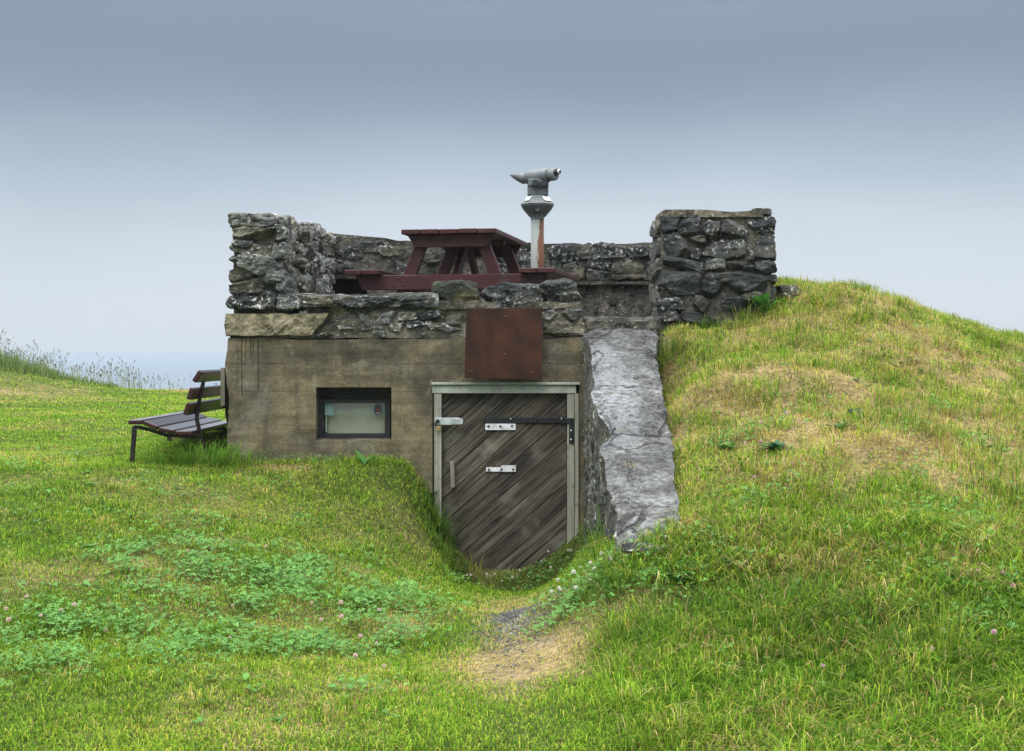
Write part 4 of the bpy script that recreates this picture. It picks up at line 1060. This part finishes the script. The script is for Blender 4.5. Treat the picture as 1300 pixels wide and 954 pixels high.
for yf in (10.0, 11.05):
    b = BM(); flat_bar(b, [(171, 541), (167, 596)], yf, .02, .02); bch(b.build('leg', MT['iron']))
    b = BM(); flat_bar(b, [(259, 471), (258, 486), (252.5, 511), (249.5, 531), (256, 560), (262, 592)], yf, .02, .014); bch(b.build('leg', MT['iron']))
    b = BM(); flat_bar(b, [(170, 541.5), (189, 545.5), (212, 553), (250, 555)], yf, .02, .012); bch(b.build('seat_rail', MT['iron']))

b = BM(); xa, za = XZ(279.5, 467, 10.05); xb, zb = XZ(284.5, 516, 10.05)
b.box(((xa + xb) / 2 - .002, 10.35, (za + zb) / 2), (.030, .55, za - zb), bev=.003)
tag(b.build('notice_board', MT['greyw']), 'thin grey wooden board fixed to the bunker side wall behind the bench', 'board')

# ------------------------------------------------------------------ loose stones
for px, py, sz, lab in ((1000, 376, (.2, .16, .13), 'dark flat rock in the grass beside the right foot of the stone pier'), (1087, 527, (.085, .07, .05), 'small grey stone half buried on the dry patch of the mound'), (822, 699, (.22, .16, .05), 'grey slab of rock in clover below the wing wall'),):
    gx_, gy_ = ground_at(px, py); mm = Mesh(); rock(mm, (0, 0, 0), sz, slate(1, .15), n=14, rough=.10, power=4)
    o = mm.build('rock', MT['stone_dark'], smooth=False); o.location = (gx_, gy_, h1(gx_, gy_) + sz[2] * .2); tag(o, lab, 'rock')

# ------------------------------------------------------------------ grass
PAL = dict(deep=(0.060, 0.150, 0.010), mid=(0.168, 0.318, 0.024), lite=(0.300, 0.455, 0.042), yel=(0.48, 0.50, 0.070), straw=(0.56, 0.44, 0.20), brown=(0.36, 0.23, 0.10), blue=(0.05, 0.135, 0.035))
PV = np.array([PAL[k] for k in ('deep', 'mid', 'lite', 'yel', 'straw', 'brown', 'blue')])
def blade_col(d, k, N, lush=0.0):
    u = rng.random(N) + 0.25 * k
    idx = np.where(u < .26, 0, np.where(u < .70, 1, np.where(u < .95, 2, 3)))
    dd = rng.random(N) < np.clip(d, 0, .93)
    idx = np.where(dd, np.where(rng.random(N) < .50, 4, np.where(rng.random(N) < .55, 3, 5)), idx)
    c = PV[idx] * rng.uniform(.75, 1.25, (N, 1))
    return c
def blades(mesh, P, h, wd, c, lean, az=None):
    N = len(P); a = rng.uniform(0, 2 * np.pi, N); b_ = a + np.pi / 2 + rng.normal(0, .4, N) if az is None else az
    side = np.stack([np.cos(a), np.sin(a), 0 * a], 1) * wd[:, None] / 2
    if az is not None: side = np.stack([-np.sin(b_), np.cos(b_), 0 * a], 1) * wd[:, None] / 2
    bd = np.stack([np.cos(b_), np.sin(b_), 0 * a], 1)
    up = np.array([0, 0, 1.0]); hh = h[:, None]; l = lean[:, None]
    p1 = P + bd * hh * l * .35 + up * hh * .55; tip = P + bd * hh * l + up * hh * np.clip(1 - .5 * l, .14, 1)
    P0 = P - up * .01
    V = np.stack([P0 - side, P0 + side, p1 - side * .85, p1 + side * .85, tip], 1).reshape(-1, 3)
    i = np.arange(N)[:, None] * 5
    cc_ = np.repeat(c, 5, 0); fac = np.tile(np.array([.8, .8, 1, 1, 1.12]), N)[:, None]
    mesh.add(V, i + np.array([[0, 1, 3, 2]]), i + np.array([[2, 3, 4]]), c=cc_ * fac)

def scatter(y0, y1, dens, marg):
    xa, xb = -.37 * y1 - marg, .37 * y1 + marg
    N = int((xb - xa) * (y1 - y0) * dens)
    x = rng.uniform(xa, xb, N); y = rng.uniform(y0, y1, N)
    k = (np.abs(x) < .37 * y + marg) & ~blocked(x, y)
    return x[k], y[k]
gm = Mesh(); total = 0
for (y0, y1, dens, marg, ws) in ((4.2, 6, 9500, .5, 1.0), (6, 7, 9000, .5, 1.0), (7, 8, 8000, .6, 1.05), (8, 9, 7000, .6, 1.1), (9, 10, 6500, .6, 1.2), (10, 11.5, 5500, .7, 1.3), (11.5, 14, 2600, .8, 1.7), (14, 18, 1300, 1, 2.3), (18, 24, 800, 1, 3.2), (24, 32, 500, 1, 4.2)):
    x, y = scatter(y0, y1, dens, marg)
    if y0 >= 11.5: k = (x < -1.5) | (x > 1.8); x, y = x[k], y[k]
    if y0 >= 14: k = (x < -2) ; x, y = x[k], y[k]
    d = dry_at(x, y); dirt = dirt_at(x, y)
    k = rng.random(len(x)) > dirt * 1.1 + .45 * np.clip(d - .35, 0, 1); x, y, d = x[k], y[k], d[k]
    N = len(x); z = H(x, y)
    mound = sstep(.7, 1.2, x)
    fgr = sstep(.3, .8, x) * (1 - sstep(6.3, 7.2, y))
    tuft = np.clip(n2(x, y, 3.2, 51, 2) * 1.3, -.6, 1) ; big = n2(x, y, .9, 55, 2)
    hgt = 0.027 + .018 * mound + .030 * fgr + (.016 + .014 * mound + .02 * fgr) * tuft
    nearwall = np.exp(-np.maximum(10 - y, 0) / .16) * ((x > -2.1) & (x < -.55) & (y < 10.01))
    hgt = hgt + .05 * nearwall * rng.random(N)
    hgt = np.clip(hgt, .018, .3) * rng.uniform(.55, 1.35, N) * (1 - .55 * np.clip(d, 0, 1)) * (1 + .03 * np.maximum(y - 12, 0) * .4)
    wd = .0032 * ws * rng.uniform(.7, 1.4, N)
    lean = np.clip(rng.gamma(3.0, .40, N) + .35 * np.clip(d, 0, 1) * rng.random(N) + .45 * mound, .05, 2.0)
    c = blade_col(d, big + .6 * tuft * mound - .8 * fgr, N)  # right foreground takes deeper greens: shade put into the blade colour
    c = c * (1 - .10 * fgr * (big < .1))[:, None]
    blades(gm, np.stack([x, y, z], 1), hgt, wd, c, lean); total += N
for zone, cnt, (hmin, hmax), pd in ((0, 1500, (.05, .115), .34), (1, 700, (.055, .125), .12), (2, 500, (.03, .065), .10)):
    if zone == 0: x0 = rng.uniform(.75, 5, cnt); y0 = rng.uniform(6.2, 12.2, cnt)      # tussocks on the mound
    elif zone == 1: x0 = rng.uniform(.2, 2.6, cnt); y0 = rng.uniform(4.7, 7.2, cnt)
    else: x0 = rng.uniform(-4.4, .2, cnt); y0 = rng.uniform(4.8, 9.9, cnt)
    k = (np.abs(x0) < .37 * y0 + .5) & (dirt_at(x0, y0) < .05) & ((np.abs(x0) > .38) | (y0 > 8.4)); x0, y0 = x0[k], y0[k]
    nb = 46; ds = np.repeat(rng.random(len(x0)) < pd, nb); shade = np.repeat(rng.uniform(.55, 1.2, len(x0)), nb)[:, None]
    sp = np.repeat(rng.uniform(.025, .07, len(x0)), nb)
    dx_, dy_ = rng.normal(0, 1, len(sp)) * sp, rng.normal(0, 1, len(sp)) * sp
    x = np.repeat(x0, nb) + dx_; y = np.repeat(y0, nb) + dy_
    k = ~blocked(x, y); x, y, dx_, dy_, ds, shade = x[k], y[k], dx_[k], dy_[k], ds[k], shade[k]; N = len(x)
    hh = rng.uniform(hmin, hmax, N); az_ = np.arctan2(dy_, dx_) + rng.normal(0, .8, N)
    blades(gm, np.stack([x, y, H(x, y)], 1), hh, .0034 * rng.uniform(.7, 1.3, N), blade_col(np.where(ds, .85, .10), np.zeros(N), N) * shade, np.clip(rng.normal(.85, .4, N), .1, 1.9), az_); total += N
print('blades', total)
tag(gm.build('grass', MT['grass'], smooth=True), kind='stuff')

# clover patches
def clover(name, L, dens, rsz):
    mm = Mesh(); 
    for cx, cy, r in L:
        A = math.pi * (r * 1.6) ** 2; N = int(A * dens)
        ang_ = rng.uniform(0, 2 * np.pi, N); rad = r * 1.6 * np.sqrt(rng.random(N)); x = cx + 1.1 * rad * np.cos(ang_); y = cy + rad * np.sin(ang_)
        k = (rng.random(N) < np.exp(-(rad / r) ** 2) * np.clip(.42 + 1.3 * n2(x, y, 5.5, 77, 3), 0.06, 1)) & ~blocked(x, y); x, y = x[k], y[k]; N = len(x)
        if not N: continue
        z = H(x, y) + rng.uniform(.030, .065, N)
        s = rsz * rng.uniform(.7, 1.3, N); nrm = np.stack([rng.normal(0, .38, N), rng.normal(0, .38, N) - .12, np.ones(N)], 1); nrm /= np.linalg.norm(nrm, axis=1)[:, None]
        t0 = np.stack([np.ones(N), 0 * x, -nrm[:, 0] / nrm[:, 2]], 1); t0 /= np.linalg.norm(t0, axis=1)[:, None]; t1 = np.cross(nrm, t0)
        base_c = np.array([.115, .275, .060]) * rng.uniform(.6, 1.35, (N, 1)) + np.array([.02, .02, .0]) * rng.random((N, 1))
        ph = rng.uniform(0, 2 * np.pi, N); P = np.stack([x, y, z], 1)
        for j in range(3):
            a = ph + j * 2 * np.pi / 3
            u = t0 * np.cos(a)[:, None] + t1 * np.sin(a)[:, None]; v = np.cross(nrm, u)
            pts = []
            for (uu, vv, ww) in ((0, 0, 0), (.55, .42, .10), (1.0, .30, .05), (.92, 0, -.05), (1.0, -.30, .05), (.55, -.42, .10)):
                pts.append(P + (u * uu + v * vv + nrm * ww) * s[:, None])
            V = np.stack(pts, 1).reshape(-1, 3); i = np.arange(N)[:, None] * 6
            mm.add(V, np.concatenate([i + np.array([[0, 1, 2, 3]]), i + np.array([[0, 3, 4, 5]])]), None, c=np.repeat(base_c * rng.uniform(.9, 1.1, (N, 1)), 6, 0))
    return mm.build(name, MT['clover'])
tag(clover('clover', CLV, 3000, .0125), kind='stuff')
CLV_S = []
for _ in range(110):
    yy = rng.uniform(5, 11); xx = rng.uniform(-.37, .37) * yy
    if abs(xx) > .4: CLV_S.append((xx, yy, rng.uniform(.05, .16)))
tag(clover('clover', CLV_S, 1900, .011), kind='stuff')
tag(clover('clover', CLV_R, 2600, .0125), kind='stuff')

# clover flower heads
def flower_mesh(tint):
    mm = Mesh(); P, Q = cube_grid(4); q = P / np.linalg.norm(P, axis=1)[:, None]
    for i in range(34):
        th = math.acos(1 - 1.5 * (i + .5) / 34); ph = i * 2.39996
        d = np.array([math.sin(th) * math.cos(ph), math.sin(th) * math.sin(ph), math.cos(th)])
        a = np.cross(d, [0, 0, 1.0]) + 1e-4; a /= np.linalg.norm(a); b2 = np.cross(d, a)
        c = np.array(tint) * rng.uniform(.8, 1.15)
        o = np.array([0, 0, .062])
        mm.add([o + d * .003 + a * .0022, o + d * .003 - a * .0022, o + d * .0095 - a * .0018 + b2 * .001, o + d * .0115, o + d * .0095 + a * .0018 + b2 * .001], [(0, 1, 2, 4)], [(2, 3, 4)], c=c)
    mm.add([(-.0008, 0, -.01), (.0008, 0, -.01), (.0008, 0, .060), (-.0008, 0, .060)], [(0, 1, 2, 3)], c=(.07, .14, .03))
    o = mm.build('clover_flower', MT['petal']); return o
def flowers(spots, tint, label, group):
    proto = flower_mesh(tint)
    for i, (px, py) in enumerate(spots):
        o = proto if i == 0 else proto.copy()
        if i: col.objects.link(o)
        x, y = ground_at(px, py + 8)
        if 0.42 < x < float(wing_right(y)) and 6.5 < y < 10: x = 0.44
        o.location = (x, y, h1(x, y)); s_ = random.uniform(.8, 1.2); o.scale = (s_, s_, s_); o.rotation_euler = (random.uniform(-.2, .2), random.uniform(-.2, .2), random.uniform(0, 6))
        tag(o, label, 'flower', group)
flowers([(520 + a / 3.611, 560 + b_ / 3.611) for a, b_ in ((605, 565), (640, 595), (510, 598), (350, 625), (385, 630), (290, 635), (418, 655), (455, 618), (480, 640), (875, 555), (828, 590), (848, 615), (675, 675), (675, 705), (698, 705), (755, 640), (722, 520), (740, 520), (628, 530), (1145, 447), (1165, 468), (778, 605), (825, 665), (640, 735), (1190, 447), (260, 622), (756, 708))],
        (.78, .74, .70), 'white clover flower head in the grass around the foot of the door', 'white clover flowers by the door')
flowers([(410, 795), (480, 783), (435, 775), (335, 700), (240, 703), (400, 772), (295, 776), (453, 843), (484, 856), (460, 816), (478, 826), (50, 788), (75, 786), (92, 780), (35, 765), (5, 782), (15, 800), (135, 808), (290, 817), (430, 795)],
        (.70, .52, .50), 'pinkish clover flower head in the clover carpet on the left lawn', 'clover flowers on the left lawn')
flowers([(1000, 533), (1012, 538), (965, 545), (946, 567), (966, 569), (943, 545), (955, 613), (1270, 735), (1245, 733), (1200, 810), (1262, 820), (1180, 838), (1042, 857), (1256, 690), (1285, 755)],
        (.66, .42, .50), 'pink clover flower head on the grassy mound right of the wing wall', 'pink clover flowers on the mound')

# ------------------------------------------------------------------ tufts and broad-leaved plants, each a thing
def free_spot(px, py):
    x, y = ground_at(px, py)
    if .45 < x < 1.0 and y < 9.8 and blocked(np.array([x]), np.array([y]))[0]: return .455, y
    k = x / y
    while blocked(np.array([x]), np.array([y]))[0] and y > 5: y -= .03; x = k * y
    return x, y - .02
def tuft(px, py, n, hmin, hmax, rad, lean, label, tint=None, dry=.05, up=0):
    x0, y0 = free_spot(px, py)
    z0 = h1(x0, y0); mm = Mesh()
    x = rng.normal(0, rad, n); y = rng.normal(0, rad * .7, n)
    k = ~blocked(x + x0, y + y0) & (np.hypot(x, y / .7) < 1.35 * rad); x, y = x[k], y[k]; n = len(x)
    P = np.stack([x, y, H(x + x0, y + y0) - z0], 1); hh = rng.uniform(hmin, hmax, n)
    az = np.arctan2(y, x) + rng.normal(0, .7, n); c = blade_col(np.full(n, dry), np.zeros(n), n)
    if tint is not None: c = c * .35 + np.array(tint) * rng.uniform(.6, 1.4, (n, 1)) * .65
    blades(mm, P, hh, .0042 * rng.uniform(.7, 1.3, n), c, np.clip(rng.normal(lean, .25, n), .05, 1.5), az)
    o = mm.build('grass_tuft', MT['grass']); o.location = (x0, y0, z0); return tag(o, label, 'grass tuft')
lush = (.10, .235, .030)
tuft(262, 592, 420, .14, .32, .15, .95, 'dense long grass tuft arching over under the bench seat beside the bunker corner', lush)
tuft(218, 592, 300, .08, .20, .13, .9, 'low green grass tuft under the middle of the bench', lush)
tuft(305, 592, 220, .10, .24, .12, .9, 'long grass tuft in front of the bunker left corner', lush)
tuft(400, 590, 260, .05, .12, .22, .6, 'grass tuft along the wall foot under the window left end', lush)
tuft(480, 588, 220, .05, .11, .16, .6, 'grass tuft along the wall foot under the window right end', lush, .25)
tuft(556, 668, 420, .12, .26, .07, .8, 'dark green grass tuft spilling over the left foot of the door', (.03, .09, .02))
tuft(560, 700, 240, .09, .18, .07, .7, 'pale green tuft below the dark one at the left door foot', lush, .2)
tuft(598, 722, 60, .10, .22, .05, .4, 'thin upright grass sprig in front of the door, left of its middle', None, .5)
tuft(640, 728, 110, .05, .12, .06, .5, 'sparse short grass sprig in front of the door middle', lush, .2)
tuft(765, 690, 90, .14, .34, .09, .5, 'tall bright grass sprig at the foot of the wing wall side', (.10, .19, .03))
tuft(790, 676, 60, .12, .28, .05, .35, 'narrow upright grass sprig where the wing wall ends', (.09, .18, .03))
tuft(845, 428, 300, .08, .24, .10, .45, 'tall green grass tuft at the left foot of the stone pier', (.07, .16, .025))
tuft(890, 416, 260, .08, .20, .12, .5, 'green grass tuft against the middle of the stone pier', (.07, .16, .025))
tuft(945, 402, 180, .08, .24, .10, .45, 'wispy grass tuft left of the broad leaves under the pier', None, .2)
tuft(1010, 360, 160, .08, .18, .10, .5, 'green grass tuft on the mound top right of the pier', None, .1)
tuft(980, 785, 520, .08, .17, .22, .7, 'dark shaggy grass clump on the lower right bank', (.04, .11, .02))
tuft(860, 800, 420, .08, .17, .22, .8, 'green grass clump leaning on the bank beside the path', (.06, .14, .022))
tuft(1130, 800, 380, .08, .18, .22, .7, 'long grass clump in the right foreground', (.05, .12, .02), .2)
tuft(1190, 835, 60, .2, .36, .08, .4, 'few tall yellow green grass stalks in the right foreground', (.16, .22, .03))
tuft(800, 730, 420, .07, .16, .16, .8, 'leafy grass clump on the bank below the wing wall', (.05, .13, .022))
tuft(281, 590, 5, .22, .30, .004, .1, 'dry pale grass stalk standing at the bunker left corner', (.4, .33, .16), .9)
def broad(px, py, n, ln, wd, label, tint=(.06, .17, .03), lean=.7):
    x0, y0 = free_spot(px, py); mm = Mesh()
    for k in range(n):
        a = rng.uniform(0, 2 * np.pi); le = ln * rng.uniform(.6, 1.15); l = lean * rng.uniform(.5, 1.3)
        d = np.array([math.cos(a), math.sin(a), 0]); s = np.array([-d[1], d[0], 0]); V = []
        for t in np.linspace(0, 1, 8):
            w_ = wd * (math.sin(math.pi * min(1, .08 + t * .92)) ** .8) * rng.uniform(.9, 1.1) * (.25 if t < .1 else 1) / 2
            p = d * le * l * t ** 1.4 + np.array([0, 0, le * (t - .42 * l * t * t)])
            V += [p - s * w_ + np.array([0, 0, w_ * .3]), p - np.array([0, 0, .0]), p + s * w_ + np.array([0, 0, w_ * .3])]
        Q = []
        for i in range(7):
            for j in range(2): b0 = i * 3 + j; Q.append((b0, b0 + 1, b0 + 4, b0 + 3))
        mm.add(V, Q, c=np.array(tint) * rng.uniform(.7, 1.4))
    o = mm.build('dock_plant', MT['leaf']); o.location = (x0, y0, h1(x0, y0) - .01); return tag(o, label, 'plant')
broad(968, 392, 9, .22, .07, 'broad leaved dock plant growing at the foot of the stone pier')
broad(462, 592, 6, .16, .045, 'broad leaved plant under the window sill', (.07, .19, .035), 1.0)
broad(545, 580, 5, .08, .03, 'tiny leafy weed at the wall foot left of the door', (.08, .2, .03))
broad(985, 572, 26, .09, .04, 'low blue green leafy plant among the pink clover on the mound', (.04, .115, .045), 1.1)
broad(925, 572, 16, .08, .03, 'low yellow green leafy weed beside the wing wall top', (.09, .17, .03), 1.1)
broad(1065, 545, 18, .08, .035, 'flat leafy weed left of the small stone on the mound', (.06, .13, .03), 1.2)
broad(860, 735, 22, .08, .04, 'leafy green weed on the bank right of the path', (.045, .125, .035), 1.0)
broad(572, 650, 7, .16, .025, 'thin leafy weed overlapping the left edge of the door', (.04, .10, .025), .8)

mm = Mesh()
for _ in range(260):
    y0 = rng.uniform(5, 11.5); x0 = rng.uniform(-.37, .37) * y0
    if rng.random() < .5: x0 = abs(x0)
    if abs(x0) < .4 or blocked(np.array([x0]), np.array([y0]))[0]: continue
    z0 = h1(x0, y0); tint = np.array([.075, .20, .028]) * rng.uniform(.6, 1.5)
    for k in range(rng.integers(4, 9)):
        a = rng.uniform(0, 6.28); le = rng.uniform(.02, .055); d = np.array([math.cos(a), math.sin(a), 0]); s_ = np.array([-d[1], d[0], 0]); wd_ = le * rng.uniform(.14, .26)
        o = np.array([x0, y0, z0 + .015]) + rng.normal(0, .02, 3) * np.array([1, 1, 0]); V = []
        for t, ww in ((0, .25), (.35, 1), (.7, .85), (1, .1)):
            p = o + d * le * t + np.array([0, 0, le * (.75 * t - .45 * t * t)]); V += [p - s_ * wd_ * ww, p + s_ * wd_ * ww]
        mm.add(V, [(0, 1, 3, 2), (2, 3, 5, 4), (4, 5, 7, 6)], c=tint * rng.uniform(.8, 1.25))
tag(mm.build('weeds', MT['leaf']), kind='stuff')

# tall seeding grass and weeds on the far ridge at left: one uncountable mass
mm = Mesh()
N = 520; px_ = np.concatenate([rng.uniform(-60, 60, 280), rng.uniform(40, 180, 190), rng.uniform(150, 280, 50)])
Yr = rng.uniform(25.5, 30, N); Xr = (px_ - CXP) * Yr / F; Zr = H(Xr, Yr)
hr = np.interp(px_, [-60, 0, 40, 100, 150, 200, 280], [.75, .65, .6, .55, .5, .35, .22]) * rng.uniform(.35, 1.15, N)
blades(mm, np.stack([Xr, Yr, Zr], 1), hr, np.full(N, .007), np.array([.20, .24, .10]) * rng.uniform(.5, 1.6, (N, 1)), np.abs(rng.normal(.3, .2, N)))
P6, Q6 = cube_grid(2)
for i in np.where(rng.random(N) < .45)[0]:      # seed heads on side sprays
    for k in range(rng.integers(2, 6)):
        f = rng.uniform(.6, 1.0); o = np.array([Xr[i], Yr[i], Zr[i] + hr[i] * f]) + rng.normal(0, 1, 3) * np.array([.11, .11, .04])
        q = P6 / np.linalg.norm(P6, axis=1)[:, None]
        mm.add(o + q * np.array([.008, .008, .017]) * rng.uniform(.5, 1.4), Q6, c=np.array([.24, .23, .15]) * rng.uniform(.5, 1.5))
        mm.add([o + [0, 0, -.01], o + [.006, 0, -.01], [Xr[i], Yr[i], Zr[i] + hr[i] * (f - .2)]], None, [(0, 1, 2)], c=(.10, .12, .04))
N2 = 2600; px_ = np.concatenate([rng.uniform(-80, 75, 1900), rng.uniform(60, 150, 700)]); Yr = rng.uniform(25, 29, N2); Xr = (px_ - CXP) * Yr / F
hr = np.interp(px_, [-80, 0, 40, 75, 150], [.5, .42, .34, .2, .12]) * rng.uniform(.4, 1.2, N2)
blades(mm, np.stack([Xr, Yr, H(Xr, Yr)], 1), hr, np.full(N2, .013), np.array([.14, .20, .06]) * rng.uniform(.5, 1.6, (N2, 1)), np.abs(rng.normal(.4, .25, N2)))
tag(mm.build('tall_grass', MT['grass']), kind='stuff')

# gravel where the path is worn through
mm = Mesh(); (cx, cy, _) = gz(655, 783, 0)
for i in range(1500):
    x, y = cx + rng.normal(0, .10), cy + rng.normal(-.05, .26)
    if i % 5 == 0: x, y = rng.normal(0, .16), rng.uniform(5.6, 8.2)
    s_ = rng.uniform(.004, .0115); rock(mm, (x, y, h1(x, y) + s_ * .15), (s_ * 1.4, s_ * 1.2, s_ * .7), slate(1.0, rng.uniform(.15, .8)), n=3, cuts=3, rough=.05, rot=(0, 0, rng.uniform(0, 6)))
tag(mm.build('gravel', MT['gravel'], smooth=False), kind='stuff')
